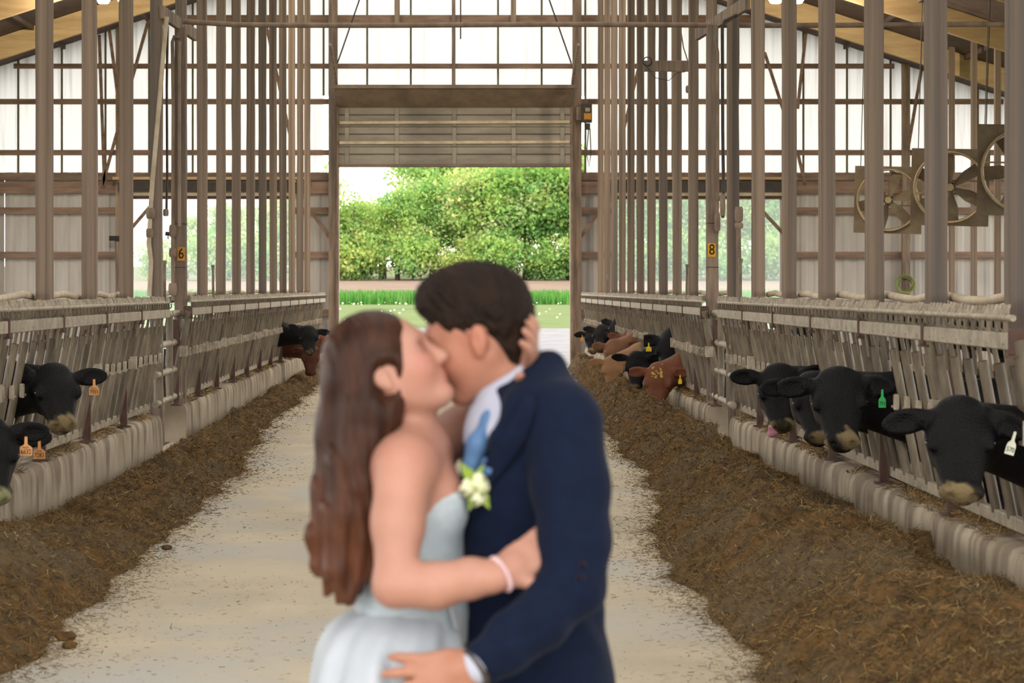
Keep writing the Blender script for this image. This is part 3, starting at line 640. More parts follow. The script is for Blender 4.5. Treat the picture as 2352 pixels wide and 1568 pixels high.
# inner edge of each windrow, contact height at the curb, crest height, all along the alley
EDGE_R = np.array([[8, 1.40], [11.5, 1.40], [13.3, 1.36], [15, 1.28], [17.5, 1.36], [20, 1.62], [22.9, 1.76], [26, 1.72], [30, 1.80], [33, 1.88], [42, 2.1], [51, 2.3], [54, 2.4]])
CREST_R = np.array([[8, .46], [12, .44], [16, .40], [20, .32], [25, .26], [30, .36], [40, .36], [54, .3]])
CONT_R = np.array([[8, .20], [12, .22], [16, .20], [18, .14], [21, .12], [25, .09], [28, .1], [34, .2], [54, .2]])
EDGE_L = np.array([[8, -1.95], [11.3, -2.0], [15.6, -2.08], [20, -2.1], [23, -2.1], [30, -2.45], [38, -2.5], [47, -2.6], [54, -2.7]])
CREST_L = np.array([[8, .40], [11, .36], [15, .26], [18, .17], [22, .13], [25, .12], [30, .14], [40, .16], [54, .16]])
CONT_L = np.array([[8, .30], [12, .22], [14.5, .10], [16, .02], [25, .02], [54, .04]])
def feed_h(X, Y, side):
    E, C, K, xf = (EDGE_R, CREST_R, CONT_R, XR) if side > 0 else (EDGE_L, CREST_L, CONT_L, XL)
    ed = np.interp(Y, E[:, 0], E[:, 1]) + (fbm(Y * 1.3, Y * 0 + 3.3, 3, 5) - .45) * .28
    u = np.clip((xf - X) / (xf - ed), 0, 1.4)
    cr = np.interp(Y, C[:, 0], C[:, 1]) * (.72 + .6 * fbm(Y * .55, X * .6, 3, 9)); ct = np.interp(Y, K[:, 0], K[:, 1]) + (fbm(Y * 1.1, Y * 0 + 1.7, 3, 2) - .45) * (.42 if side > 0 else .06)
    pk = .45
    h = np.where(u < pk, ct + (cr - ct) * np.sin(np.clip(u / pk, 0, 1) * math.pi / 2) ** 1.5, cr * np.cos(np.clip((u - pk) / (1 - pk), 0, 1) * math.pi / 2) ** 1.15)
    rough = (fbm(X * 4, Y * 3.2, 4, 21) - .47) * .28 + (fbm(X * 17, Y * 15, 3, 31) - .45) * .07
    h = h + rough * np.clip(h / .1, 0, 1)
    return np.where(u >= 1.0, -.03, np.maximum(h, .004 + 0 * h))
M['feed'] = material('chopped_silage', srgb(122, 91, 50), srgb(66, 52, 34), 9, rough=1, bump=1.0, bscale=60, third=srgb(100, 85, 62), tscale=1.3, tpos=(.48, .62), detail=9)
M['straw'] = material('silage_strands', (1, 1, 1, 1), rough=.9, attr=True, spec=.2)
STR = np.array([srgb(*c)[:3] for c in ((120, 92, 54), (142, 108, 62), (88, 69, 43), (104, 88, 58), (72, 57, 38), (114, 98, 70), (172, 148, 104), (96, 90, 52))])
STP = [.2, .13, .2, .16, .14, .1, .03, .04]
def strands(name, X, Y, Z, r, tilt, lmin, lmax, wmul=1.0, pale=1.0):
    n = len(X); a = r.uniform(0, 2 * math.pi, n); t = r.normal(0, tilt, n); L = r.uniform(lmin, lmax, n)[:, None] / 2
    d = np.stack([np.cos(a) * np.cos(t), np.sin(a) * np.cos(t), np.sin(t)], 1); up = np.stack([r.normal(0, .5, n), r.normal(-.3, .5, n), np.ones(n)], 1)
    w = np.cross(d, up); w /= np.linalg.norm(w, axis=1, keepdims=True)
    wd = (r.uniform(.0009, .0021, n) * wmul * np.clip(Y / 14, .9, 2.2))[:, None]
    C = np.stack([X, Y, Z + np.abs(np.sin(t)) * L[:, 0] * .6 + .003], 1)
    cols = STR[r.choice(len(STR), n, p=STP)] * r.uniform(.75, 1.25, (n, 1)) * pale
    return quads_mesh(name, C, d * L, w * wd, cols)
for side, nm, lab, cnt in ((1, 'right', 'deep brown windrow of chopped silage feed along the right curb', 150000), (-1, 'left', 'brown windrow of chopped silage feed along the left curb', 110000)):
    e = empty('feed_windrow', (2.0 * side, 20, 0), lab, 'silage', kind='stuff'); r = np.random.default_rng(40 + side)
    a, b = (.95, XR + .03) if side > 0 else (XL - .03, -1.7)
    ys = np.concatenate([np.arange(8, 26, .05), np.arange(26, 54.3, .11)])
    o = link('silage_heap', grid_mesh('silage_heap', np.arange(a, b, .035), ys, lambda X, Y: feed_h(X, Y, side)), M['feed']); ch(o, e); o['kind'] = 'stuff'
    Y = 8.3 * (52 / 8.3) ** (r.uniform(0, 1, cnt) ** 1.2); X = r.uniform(a, b, cnt); H = feed_h(X, Y, side); ok = H > .003
    o = link('silage_strands', strands('silage_strands', X[ok], Y[ok], H[ok], r, .38, .018, .075), M['straw']); ch(o, e); o['kind'] = 'stuff'
# loose bits on the alley floor
r = np.random.default_rng(77); n = 110000
Y = 10.2 * (50 / 10.2) ** (r.uniform(0, 1, n) ** 1.1); X = r.uniform(-2.3, 1.9, n); d = np.minimum(X - np.interp(Y, EDGE_L[:, 0], EDGE_L[:, 1]), np.interp(Y, EDGE_R[:, 0], EDGE_R[:, 1]) - X); ok = r.uniform(0, 1, n) < np.clip(.07 + 1.0 * np.exp(-np.maximum(d, 0) / .13) + .5 * (fbm(X * .8, Y * .5, 3, 3) - .5), 0, 1)
o = link('floor_litter', strands('floor_litter', X[ok], Y[ok], 0 * X[ok], r, .10, .008, .034, 1.0, 1.35), M['straw']); tag(o, 'loose bits of chopped feed scattered over the alley floor', 'litter', kind='stuff')
r = np.random.default_rng(78); n = 26000; Y = 9.5 * (52 / 9.5) ** r.uniform(0, 1, n); sd = r.integers(0, 2, n) * 2 - 1; off = r.exponential(.09, n) - .08
X = np.where(sd > 0, np.interp(Y, EDGE_R[:, 0], EDGE_R[:, 1]) - off, np.interp(Y, EDGE_L[:, 0], EDGE_L[:, 1]) + off) + (fbm(Y * 1.3, Y * 0 + 3.3, 3, 5) - .45) * .28 * 1.0
o = link('edge_litter', strands('edge_litter', X, Y, 0 * X, r, .2, .012, .06, 1.0, .95), M['straw']); tag(o, 'thin scatter of feed strands fraying out from the feet of both heaps', 'litter', kind='stuff')
# a few dark clods at the heap feet
for k, (px, py, s) in enumerate(((150, 1470, .05), (160, 1488, .04), (20, 1517, .085), (1752, 1488, .06), (1695, 1398, .05), (383, 1262, .035))):
    Y = F_PX * CAM_H / (py - VPY); p = W(px, py, Y); bm = bmesh.new(); bmesh.ops.create_icosphere(bm, subdivisions=2, radius=s)
    for v in bm.verts: v.co *= 1 + .35 * (random.random() - .5); v.co.z *= .55
    me = bpy.data.meshes.new('feed_clod'); bm.to_mesh(me); bm.free()
    o = link('feed_clod', me, M['feed'], None, (p[0], p[1], s * .4)); tag(o, ('small dark clod of feed on the floor by the left heap', 'smaller dark clod just below the other by left heap', 'large dark clod at the bottom left foot of the left heap', 'dark clod at the lowest foot of the right heap', 'dark clod at the right heap edge beside the groom', 'tiny clod at the tip of the left heap')[k], 'clod')
# scraps lying on the curb tops
for side, xf, n, lab in ((1, XR, 16000, 'feed scraps lying on top of the right curb'), (-1, XL, 12000, 'feed scraps lying on top of the left curb')):
    r = np.random.default_rng(90 + side); Y = 9.5 * (50 / 9.5) ** r.uniform(0, 1, n); ok = ((Y < 25.1) | (Y > 27.9)) & (fbm(Y * 1.4, Y * 0, 3, 8) > .36)
    Y = Y[ok]; t = np.abs(r.normal(.11, .07, len(Y))); X = xf + side * t; Z = .445 + .035 * fbm(Y * 3, X * 9, 3, 4) - np.clip(.06 - t, 0, 1) * .5
    o = link('curb_scraps', strands('curb_scraps', X, Y, Z, r, .35, .02, .09, 1.3, 1.25), M['straw']); tag(o, lab, 'feed scraps', kind='stuff')
# ================================================================== fans over the right pens
M['fan_panel'] = material('dusty_fan_board', srgb(118, 104, 84), srgb(96, 84, 68), 3, rough=.85)
M['fan_ring'] = material('dusty_fan_ring', srgb(170, 150, 116), srgb(140, 122, 94), 5, rough=.7)
def fan(px, py, Y, S, lab, yaw, tilt, roll, spin):
    c = W(px, py, Y); e = empty('barn_fan', tuple(c), lab, 'fan', 'barn fans over the right pens'); e.rotation_euler = (tilt, roll, yaw)
    R = S * .455; n = 48; mb = MB(); V = []; t = .035
    for f in (-t, t):
        for k in range(n):
            a = 2 * math.pi * k / n; V.append((R * math.cos(a), f, R * math.sin(a)))
        for k in range(n):
            a = 2 * math.pi * k / n; m = max(abs(math.cos(a)), abs(math.sin(a))); V.append((S / 2 * math.cos(a) / m, f, S / 2 * math.sin(a) / m))
    fs = []
    for k in range(n):
        q = (k + 1) % n; fs += [[k, n + k, n + q, q], [2 * n + k, 2 * n + q, 3 * n + q, 3 * n + k], [k, q, 2 * n + q, 2 * n + k], [n + k, 3 * n + k, 3 * n + q, n + q]]
    mb.add(V, fs); mb.build('fan_board', M['fan_panel'], e)
    mb = MB(); V = []
    for (r_, y_) in ((R, -.02), (R + .015, -.10), (R - .01, -.10), (R - .03, .18), (R - .01, .18)):
        for k in range(n): a = 2 * math.pi * k / n; V.append((r_ * math.cos(a), y_, r_ * math.sin(a)))
    mb.add(V, [[j * n + k, j * n + (k + 1) % n, (j + 1) * n + (k + 1) % n, (j + 1) * n + k] for j in range(4) for k in range(n)], True); mb.build('shroud_ring', M['fan_ring'], e)
    for b in range(6):
        a = spin + b * math.pi / 3; ca, sa = math.cos(a), math.sin(a); V = []
        for (rad, w, tw) in ((.07, .05, .9), (.25 * S, .10 * S, .7), (.43 * S, .085 * S, .45)):
            for q in (-1, 1):
                tx = -sa * q * w * math.cos(tw); tz = ca * q * w * math.cos(tw)
                for th in (-.004, .004): V.append((ca * rad + tx, .06 + q * w * math.sin(tw) + th, sa * rad + tz))
        mb = MB(); fs = []
        for j in range(2):
            o = j * 4; fs += [[o, o + 2, o + 6, o + 4], [o + 1, o + 5, o + 7, o + 3], [o, o + 4, o + 5, o + 1], [o + 2, o + 3, o + 7, o + 6]]
        fs += [[0, 1, 3, 2], [8, 10, 11, 9]]; mb.add(V, fs); mb.build('fan_blade', M['fan_panel'], e)
    mb = MB(); mb.tube([(0, -.03, 0), (0, .12, 0)], .07, 12); mb.build('hub', M['fan_ring'], e)
    mb = MB(); mb.tube([(0, .16, 0), (0, .42, 0)], .1, 12); mb.build('motor', M['dark_steel'], e)
    for z in (-.12, .12):
        mb = MB(); mb.bar((-S / 2, .24, z), (S / 2, .24, z), .03, .03); mb.build('motor_bracket', M['fan_ring'], e)
    for cx in (-.42, .42):
        mb = MB(); mb.tube([(S * cx, .05, S / 2 - .02), (S * cx, .05 , roof_z(c[0]) - c[2])], .010, 5); mb.build('hanging_chain', M['dark_steel'], e)
fan(2040, 459, 51.0, 1.40, 'dusty square barn fan, farthest and leftmost of three', -.20, .06, .03, .25)
fan(2182, 430, 45.6, 1.44, 'dusty square barn fan, middle of the three', -.24, .06, .03, .62)
fan(2352, 391, 39.6, 1.48, 'dusty square barn fan, nearest, cut by the right edge post', -.24, .05, .03, .1)
# pen posts on the right
for i, (x, y) in enumerate(((2186, 50.5), (2237, 49.0), (2291, 46.5))):
    p = W(x, 662, y); mb = MB(); mb.box((0, 0, 0), (1, 1, 1)); o = mb.build('pen_post', M['post'], None, (p[0], y, roof_z(p[0]) / 2)); o.scale = (.11, .12, roof_z(p[0]))
    bv = o.modifiers.new('edge', 'BEVEL'); bv.width = .01; bv.segments = 1
    tag(o, 'slim pen post behind the fans, %s from the left' % ORD[i + 1], 'post', 'pen posts behind the fans')

# ================================================================== ceiling lamps
def lamp_mat():
    m = bpy.data.materials.new('lit_lamp'); m.use_nodes = True; b = m.node_tree.nodes['Principled BSDF']
    b.inputs['Emission Color'].default_value = (1, .93, .78, 1); b.inputs['Emission Strength'].default_value = 30; return m
M['lit'] = lamp_mat()
for px, side in ((262, 'left'), (1806, 'right')):
    c = W(px, 6, 45.6); e = empty('barn_lamp', tuple(c), 'lit twin barn lamp under the roof rafters on the %s' % side, 'lamp', 'barn lamps')
    mb = MB(); mb.box((0, 0, .17), (.75, .3, .10), None, .02); mb.build('lamp_housing', M['steel_light'], e)
    for dx in (-.2, .2):
        mb = MB(); mb.lathe([(.001, -.02), (.09, -.01), (.13, .05), (.13, .11)], (dx, 0, 0), 16); mb.build('lamp_lens', M['lit'], e)
    zt = roof_z(c[0]) - c[2]
    mb = MB(); mb.tube([(0, 0, .2), (0, 0, zt)], .02, 6); mb.build('lamp_stem', M['dark_steel'], e)
    ld = bpy.data.lights.new('lamp_light', 'POINT'); ld.energy = 200; ld.color = (1, .86, .66); ld.shadow_soft_size = .15
    lo = bpy.data.objects.new('lamp_light', ld); COL.objects.link(lo); lo.parent = e; lo.location = (0, 0, -.12)

# ================================================================== broom and hose
p = W(262, 690, 54.4); e = empty('push_broom', (p[0], 54.7, 0), 'upturned push broom leaning on the left end wall column', 'broom')
z1 = W(258, 552, 54.6)[2]; mb = MB(); mb.tube([(.05, 0, 0.02), (-.03, .1, z1)], .014, 7); mb.build('broom_handle', M['post'], e)
mb = MB(); mb.box((-.03, .06, z1 + .02), (.27, .07, .05), None, .01); mb.build('broom_block', M['black_plastic'], e)
mb = MB(); mb.box((-.03, .06, z1 + .07), (.26, .08, .07)); mb.build('broom_bristles', M['black_plastic'], e)
M['hose'] = material('green_hose', srgb(150, 158, 92), srgb(122, 134, 76), 6, rough=.5)
p = W(2078, 655, 54.74); e = empty('hose_coil', tuple(p), 'coiled pale green hose hung on the end wall column at right', 'hose')
for k in range(6):
    mb = MB(); mb.ring((random.uniform(-.03, .03), -.022 * k, random.uniform(-.04, .04)), (.05 * k - .1, 1, .1), .15 + .012 * k, .013, 28, 6); mb.build('hose_loop', M['hose'], e)
mb = MB(); mb.box((0, .05, .14), (.08, .25, .04)); mb.build('hose_hook', M['dark_steel'], e)
# ================================================================== rounded bodies: distance fields turned into meshes
def cone(a, b, ra, rb, flat=None):
    a = np.asarray(a, np.float32); b = np.asarray(b, np.float32); ba = b - a; L2 = float(ba @ ba) + 1e-9
    def f(P):
        pa = P - a; t = np.clip(pa @ ba / L2, 0, 1); d = pa - t[:, None] * ba
        return np.sqrt((d * d).sum(1)) - (ra + (rb - ra) * t)
    return f
def ell(c, r, R=None):
    c = np.asarray(c, np.float32); r = np.asarray(r, np.float32)
    def f(P):
        q = P - c
        if R is not None: q = q @ R
        k0 = np.sqrt(((q / r) ** 2).sum(1)) + 1e-9; k1 = np.sqrt(((q / (r * r)) ** 2).sum(1)) + 1e-9
        return k0 * (k0 - 1) / k1
    return f
def plane(p, n):
    p = np.asarray(p, np.float32); n = np.asarray(n, np.float32); n = n / np.linalg.norm(n)
    return lambda P: (P - p) @ n
def smin(a, b, k):
    h = np.clip(.5 + .5 * (b - a) / k, 0, 1); return b + (a - b) * h - k * h * (1 - h)
class Body:
    """ops: union / cut / clip of primitives, in the frame of the current pose"""
    def __init__(s): s.ops = []; s.c = np.zeros(3, np.float32); s.R = np.eye(3, dtype=np.float32)
    def frame(s, c, R): s.c = np.asarray(c, np.float32); s.R = np.asarray(R, np.float32); return s
    def T(s, p): return s.c + s.R @ np.asarray(p, np.float32)
    def add(s, op, f, k, c=None, rad=1e9): s.ops.append((op, f, k, np.zeros(3) if c is None else c, rad)); return s
    def cone(s, a, b, ra, rb, k=.03):
        A, Bp = s.T(a), s.T(b); return s.add('u', cone(A, Bp, ra, rb), k, (A + Bp) / 2, float(np.linalg.norm(A - Bp)) / 2 + max(ra, rb))
    def chain(s, pts, rs, k=.03):
        for i in range(len(pts) - 1): s.cone(pts[i], pts[i + 1], rs[i], rs[i + 1], k)
        return s
    def ell(s, c, r, k=.03, R=None):
        Q = s.R if R is None else s.R @ np.asarray(R, np.float32)
        return s.add('u', ell(s.T(c), r, Q), k, s.T(c), float(max(r)))
    def cut(s, c, r, k=.01, R=None):
        Q = s.R if R is None else s.R @ np.asarray(R, np.float32)
        return s.add('s', ell(s.T(c), r, Q), k, s.T(c), float(max(r)))
    def clip(s, p, n, k=.005): return s.add('i', plane(s.T(p), s.R @ np.asarray(n, np.float32)), k)
    def fn(s, f, k=.01, op='u'): return s.add(op, f, k)
    def __call__(s, P, reach=None):
        d = None
        if reach is not None: lo = P.min(0); hi = P.max(0)
        for op, f, k, c, rad in s.ops:
            if reach is not None and rad < 1e8:
                g = np.maximum(np.maximum(lo - c, c - hi), 0)
                if (g @ g) ** .5 > rad + k + reach: continue
            e = f(P)
            if d is None: d = e if op == 'u' else np.full(len(P), 1.0, np.float32)
            elif op == 'u': d = smin(d, e, k)
            elif op == 's': d = -smin(-d, e, k)
            elif op == 'w': d = d + e
            else: d = -smin(-d, -e, k)
        return d if d is not None else np.full(len(P), 1.0, np.float32)
EDG = [((0, 0, 0), (1, 0, 0)), ((0, 1, 0), (1, 1, 0)), ((0, 0, 1), (1, 0, 1)), ((0, 1, 1), (1, 1, 1)), ((0, 0, 0), (0, 1, 0)), ((1, 0, 0), (1, 1, 0)), ((0, 0, 1), (0, 1, 1)), ((1, 0, 1), (1, 1, 1)),
       ((0, 0, 0), (0, 0, 1)), ((1, 0, 0), (1, 0, 1)), ((0, 1, 0), (0, 1, 1)), ((1, 1, 0), (1, 1, 1))]
def nets(F, o, h):
    S = F < 0; n = np.array(F.shape)
    c = np.zeros(n - 1, np.int8)
    for i in (0, 1):
        for j in (0, 1):
            for k in (0, 1): c += S[i:n[0] - 1 + i, j:n[1] - 1 + j, k:n[2] - 1 + k]
    ix, iy, iz = np.nonzero((c > 0) & (c < 8)); idx = np.full(n - 1, -1, np.int32); idx[ix, iy, iz] = np.arange(len(ix))
    base = np.stack([ix, iy, iz], 1); acc = np.zeros((len(ix), 3), np.float32); cnt = np.zeros(len(ix), np.float32)
    for a, b in EDG:
        fa = F[ix + a[0], iy + a[1], iz + a[2]]; fb = F[ix + b[0], iy + b[1], iz + b[2]]; m = (fa < 0) != (fb < 0)
        t = np.where(m, fa / np.where(m, fa - fb, 1), 0); p = np.array(a) + t[:, None] * (np.array(b) - np.array(a)); acc += np.where(m[:, None], p, 0); cnt += m
    V = (base + acc / cnt[:, None]) * h + o; Q = []
    for ax in range(3):
        u, v = (ax + 1) % 3, (ax + 2) % 3
        A = [slice(None)] * 3; B = [slice(None)] * 3; A[ax] = slice(0, -1); B[ax] = slice(1, None)
        sa = S[tuple(A)]; sb = S[tuple(B)]; e = np.stack(np.nonzero(sa != sb), 1); e = e[(e[:, u] > 0) & (e[:, v] > 0) & (e[:, u] < n[u] - 1) & (e[:, v] < n[v] - 1)]
        ins = sa[e[:, 0], e[:, 1], e[:, 2]]
        def cell(du, dv):
            q = e.copy(); q[:, u] += du; q[:, v] += dv; return idx[q[:, 0], q[:, 1], q[:, 2]]
        q = np.stack([cell(-1, -1), cell(0, -1), cell(0, 0), cell(-1, 0)], 1); q[~ins] = q[~ins][:, ::-1]; Q.append(q)
    return V, np.vstack(Q)
def sdf_mesh(name, f, lo, hi, h, blk=6):
    lo = np.asarray(lo, np.float64); hi = np.asarray(hi, np.float64); nb = np.ceil((hi - lo) / (h * blk)).astype(int); n = nb * blk + 1
    g = [lo[a] + (np.arange(nb[a]) + .5) * h * blk for a in range(3)]; X, Y, Z = np.meshgrid(*g, indexing='ij')
    dc = f(np.stack([X.ravel(), Y.ravel(), Z.ravel()], 1).astype(np.float32)).reshape(nb)
    F = np.full(n, .5, np.float32)
    up = np.repeat(np.repeat(np.repeat(dc, blk, 0), blk, 1), blk, 2); F[:-1, :-1, :-1] = up
    act = np.argwhere(np.abs(dc) < h * blk * 1.7)
    o = np.stack(np.meshgrid(*[np.arange(blk + 1)] * 3, indexing='ij'), -1).reshape(-1, 3)
    key = (act // 5) @ np.array([10000, 100, 1]); act = act[np.argsort(key, kind='stable')]; key = np.sort(key)
    cuts = np.concatenate([[0], np.nonzero(np.diff(key))[0] + 1, [len(act)]])
    for a, b in zip(cuts[:-1], cuts[1:]):
        I = (act[a:b, None, :] * blk + o[None]).reshape(-1, 3); F[I[:, 0], I[:, 1], I[:, 2]] = f((I * h + lo).astype(np.float32), h * blk * 3.0)
    V, Q = nets(F, lo, h); return np_mesh(name, V, Q)
def verts(me):
    v = np.empty(len(me.vertices) * 3, np.float32); me.vertices.foreach_get('co', v); return v.reshape(-1, 3)
def bumpy(P, s, a):
    q = P * s; return a * (np.sin(q[:, 0] * 1.3 + np.sin(q[:, 1] * 1.7)) * np.sin(q[:, 1] * 1.1 + q[:, 2] * .7) * np.sin(q[:, 2] * 1.9 + q[:, 0] * .6))
def basis(fwd, up=(0, 0, 1), roll=0.0):
    f = np.array(fwd, float); f /= np.linalg.norm(f); l = np.cross(up, f); l /= np.linalg.norm(l); u = np.cross(f, l)
    l2 = l * math.cos(roll) + u * math.sin(roll); u2 = np.cross(f, l2); return np.stack([f, l2, u2], 1).astype(np.float32)
# ================================================================== cattle
def hide_mat(name, c1, c2, rough=.48, sheen=.0):
    return material(name, c1, c2, 3, rough=rough, bump=.5, bscale=90, attr=True, sheen=sheen, spec=.16)
M['hide'] = hide_mat('cattle_hide', (1, 1, 1, 1), (.8, .8, .8, 1))
M['eye'] = material('wet_eye', srgb(10, 10, 12), rough=.08, spec=.8)
M['tongue'] = material('pink_tongue', srgb(186, 132, 146), srgb(164, 110, 124), 30, rough=.3)
TAGM = {'orange': material('orange_tag', srgb(214, 158, 100), srgb(204, 142, 86), 20, rough=.5), 'green': material('green_tag', srgb(52, 176, 92), srgb(44, 160, 82), 20, rough=.5),
        'white': material('white_tag', srgb(214, 216, 198), srgb(196, 198, 178), 20, rough=.5), 'yellow': material('yellow_tag', srgb(238, 208, 56), srgb(220, 188, 48), 20, rough=.5)}
M['feed_bits'] = material('feed_bits', srgb(206, 176, 92), srgb(176, 146, 74), 30, rough=1)
BLACK = np.array(srgb(11, 10, 12)[:3]); RED = np.array(srgb(118, 72, 50)[:3]); TAN = np.array(srgb(158, 118, 84)[:3]); DARKRED = np.array(srgb(92, 56, 42)[:3]); PALE = np.array(srgb(196, 176, 148)[:3])
DUST = np.array(srgb(142, 124, 88)[:3])
def tag_mesh(shape):
    """ear tag plate in its own x-z plane, hanging from the origin"""
    if shape == 'wide': P = [(-.008, 0), (.008, 0), (.010, -.045), (.030, -.058), (.036, -.066), (.036, -.112), (-.036, -.112), (-.036, -.066), (-.030, -.058), (-.010, -.045)]
    else: P = [(-.006, 0), (.006, 0), (.008, -.045), (.020, -.060), (.023, -.075), (.023, -.115), (-.023, -.115), (-.023, -.075), (-.020, -.060), (-.008, -.045)]
    n = len(P); V = [(x, -.0015, z) for x, z in P] + [(x, .0015, z) for x, z in P]
    mb = MB(); mb.add(V, [list(range(n)), list(range(2 * n - 1, n - 1, -1))] + [[k, n + k, n + (k + 1) % n, (k + 1) % n] for k in range(n)]); return mb.mesh('ear_tag')
TAGS = {'wide': tag_mesh('wide'), 'slim': tag_mesh('slim')}

def cow(label, head, fwd, sh, roll=0.0, hide=BLACK, nose=DUST, ears=((0, 0), (0, 0)), tags=(), body=None, scale=1.0, h=.014, dust=.75, group='cattle at the feed fence', tongue=False, bits=False, body_dir=None, neck_r=(.13, .19), low=0.0):
    """head: point between the eyes; fwd: nose direction; sh: shoulder point; body_dir: which way the trunk runs"""
    head = np.array(head, float); sh = np.array(sh, float); R = basis(fwd, roll=roll); B = Body(); s = scale
    B.frame(head, R * s)
    B.R = R; 
    def q(p): return tuple(np.array(p) * s)
    # skull, face, jaw, muzzle
    B.ell(q((-.03, 0, -.02)), (.14 * s, .160 * s, .105 * s))
    for e in (-1, 1):
        B.cone(q((.0, e * .066, -.05)), q((.26, e * .034, -.075)), .092 * s, .054 * s, .05); B.cone(q((-.06, e * .055, -.14)), q((.23, e * .015, -.135)), .072 * s, .042 * s, .05)
        B.ell(q((.045, e * .138, .012)), (.06 * s, .032 * s, .034 * s), .03); B.ell(q((-.02, e * .10, -.12)), (.11 * s, .045 * s, .085 * s), .04)
    B.ell(q((.285, 0, -.085)), (.052 * s, .110 * s, .062 * s), .03); B.ell(q((.26, 0, -.150)), (.05 * s, .065 * s, .028 * s), .025)
    B.ell(q((-.13, 0, .055)), (.06 * s, .10 * s, .055 * s), .05)
    for e in (-1, 1):
        B.cut(q((.333, e * .058, -.060)), (.022 * s, .018 * s, .014 * s), .008); B.cut(q((.055, e * .174, .012)), (.022 * s, .014 * s, .016 * s), .012)
    B.cut(q((.32, 0, -.128)), (.10 * s, .11 * s, .005 * s), .008)
    # neck and trunk
    hb = B.T(q((-.10, 0, -.05))); throat = B.T(q((-.08, 0, -.13))); Rm = B.R; B.frame((0, 0, 0), np.eye(3))
    mid = (hb + sh) / 2 + np.array([0, 0, .03])
    B.chain([hb, mid, sh], [neck_r[0] * s, (neck_r[0] + neck_r[1]) / 2 * s, neck_r[1] * s], .07); B.cone(throat, sh - [0, 0, .14], .085 * s, .17 * s, .07)
    bd = np.array(body_dir if body_dir is not None else (1, 0, 0), float); bd /= np.linalg.norm(bd); sd = np.array([-bd[1], bd[0], 0])
    c = sh + bd * .45 + [0, 0, -.10]; Rb = np.stack([bd, sd, [0, 0, 1]], 1)
    B.ell(sh + bd * .12 + [0, 0, -.10], (.30, .24, .34), .1, Rb); B.ell(c + bd * .25, (.62, .30, .33), .12, Rb); B.ell(sh + bd * 1.28 + [0, 0, -.06], (.32, .25, .32), .1, Rb)
    for (d, w, hk) in ((.15, .15, 0), (1.38, .16, 1)):
        for e in (-1, 1):
            t = sh + bd * d + sd * e * w + [0, 0, -.32]; g = np.array([t[0], t[1], .05]); k = (t + g) / 2 + bd * (.06 if hk else -.02); k[2] = g[2] + (t[2] - g[2]) * .5
            B.chain([t, k, g + [0, 0, .08], g + [0, 0, .0]], [.10, .055, .042, .055], .05)
    # ears: leaf-shaped, hollow in front
    for e, (dz, dx) in zip((-1, 1), ears):
        B.frame(head, Rm); a = np.array(q((-.10, e * .152, .015))); d = np.array([dx - .05, e * 1.0, dz]); d /= np.linalg.norm(d)
        x = np.array([.74, 0, .67]); x = x - d * (d @ x); x /= np.linalg.norm(x); z = np.cross(x, d) * e; Re = np.stack([d, z, x], 1)
        B.ell(a + d * .105 * s, (.125 * s, .066 * s, .026 * s), .02, Re); B.cut(a + d * .125 * s + x * .022 * s, (.092 * s, .042 * s, .016 * s), .01, Re); B.cone(a - d * .03, a + d * .04, .035 * s, .03 * s, .03)
    B.frame((0, 0, 0), np.eye(3))
    tail = sh + bd * 1.62;  pts = np.array([head + Rm[:, 0] * .42, head + Rm[:, 1] * .34, head - Rm[:, 1] * .34, head - Rm[:, 0] * .25 + Rm[:, 2] * .2, head - Rm[:, 2] * .3, tail + sd * .36, tail - sd * .36, sh + sd * .36, sh - sd * .36, sh + [0, 0, .3], [sh[0], sh[1], -.01]])
    o = np.array([sh[0], sh[1], 0.0])
    me = sdf_mesh('cow_body', B, pts.min(0) - .05, pts.max(0) + .05, h); V = verts(me)
    L = ((V - head) @ Rm) / s; col = np.tile(hide, (len(V), 1)).astype(np.float32); ln = fbm(V[:, 0] * 14 + V[:, 2] * 9, V[:, 1] * 14 + V[:, 2] * 5, 3, 6)
    near = (np.abs(L[:, 1]) < .15) & (L[:, 2] > -.2) & (L[:, 2] < .06)
    m = np.clip((L[:, 0] - .278 + (ln - .5) * .16 + (L[:, 2] + .08) * .3) / .03, 0, 1) * near * np.clip((ln - .30) / .2, .15, 1) * dust; col = col * (1 - m[:, None]) + nose * m[:, None]
    for e in (-1, 1):
        w = np.exp(-((L - np.array([.335, e * .058, -.060])) ** 2).sum(1) / .022 ** 2)[:, None]; col = col * (1 - w) + BLACK * w
    inner = (np.abs(L[:, 1]) > .14) & (L[:, 0] > -.13) & (np.abs(L[:, 0]) < .2)
    color_attr(me, col); me.transform(Matrix.Translation(Vector(-o))); me.materials.append(M['hide'])
    cw = link('cow', me, None, None, tuple(o)); tag(cw, label, 'cow', group)
    def lp(p): return tuple(head + Rm @ (np.array(p) * s) - o)
    for e in (-1, 1):
        mb = MB(); mb.lathe([(.0001, -.022), (.013, -.018), (.021, -.007), (.021, .007), (.013, .018), (.0001, .022)], lp((.058, e * .150, .012)), 12); mb.build('eye', M['eye'], cw)
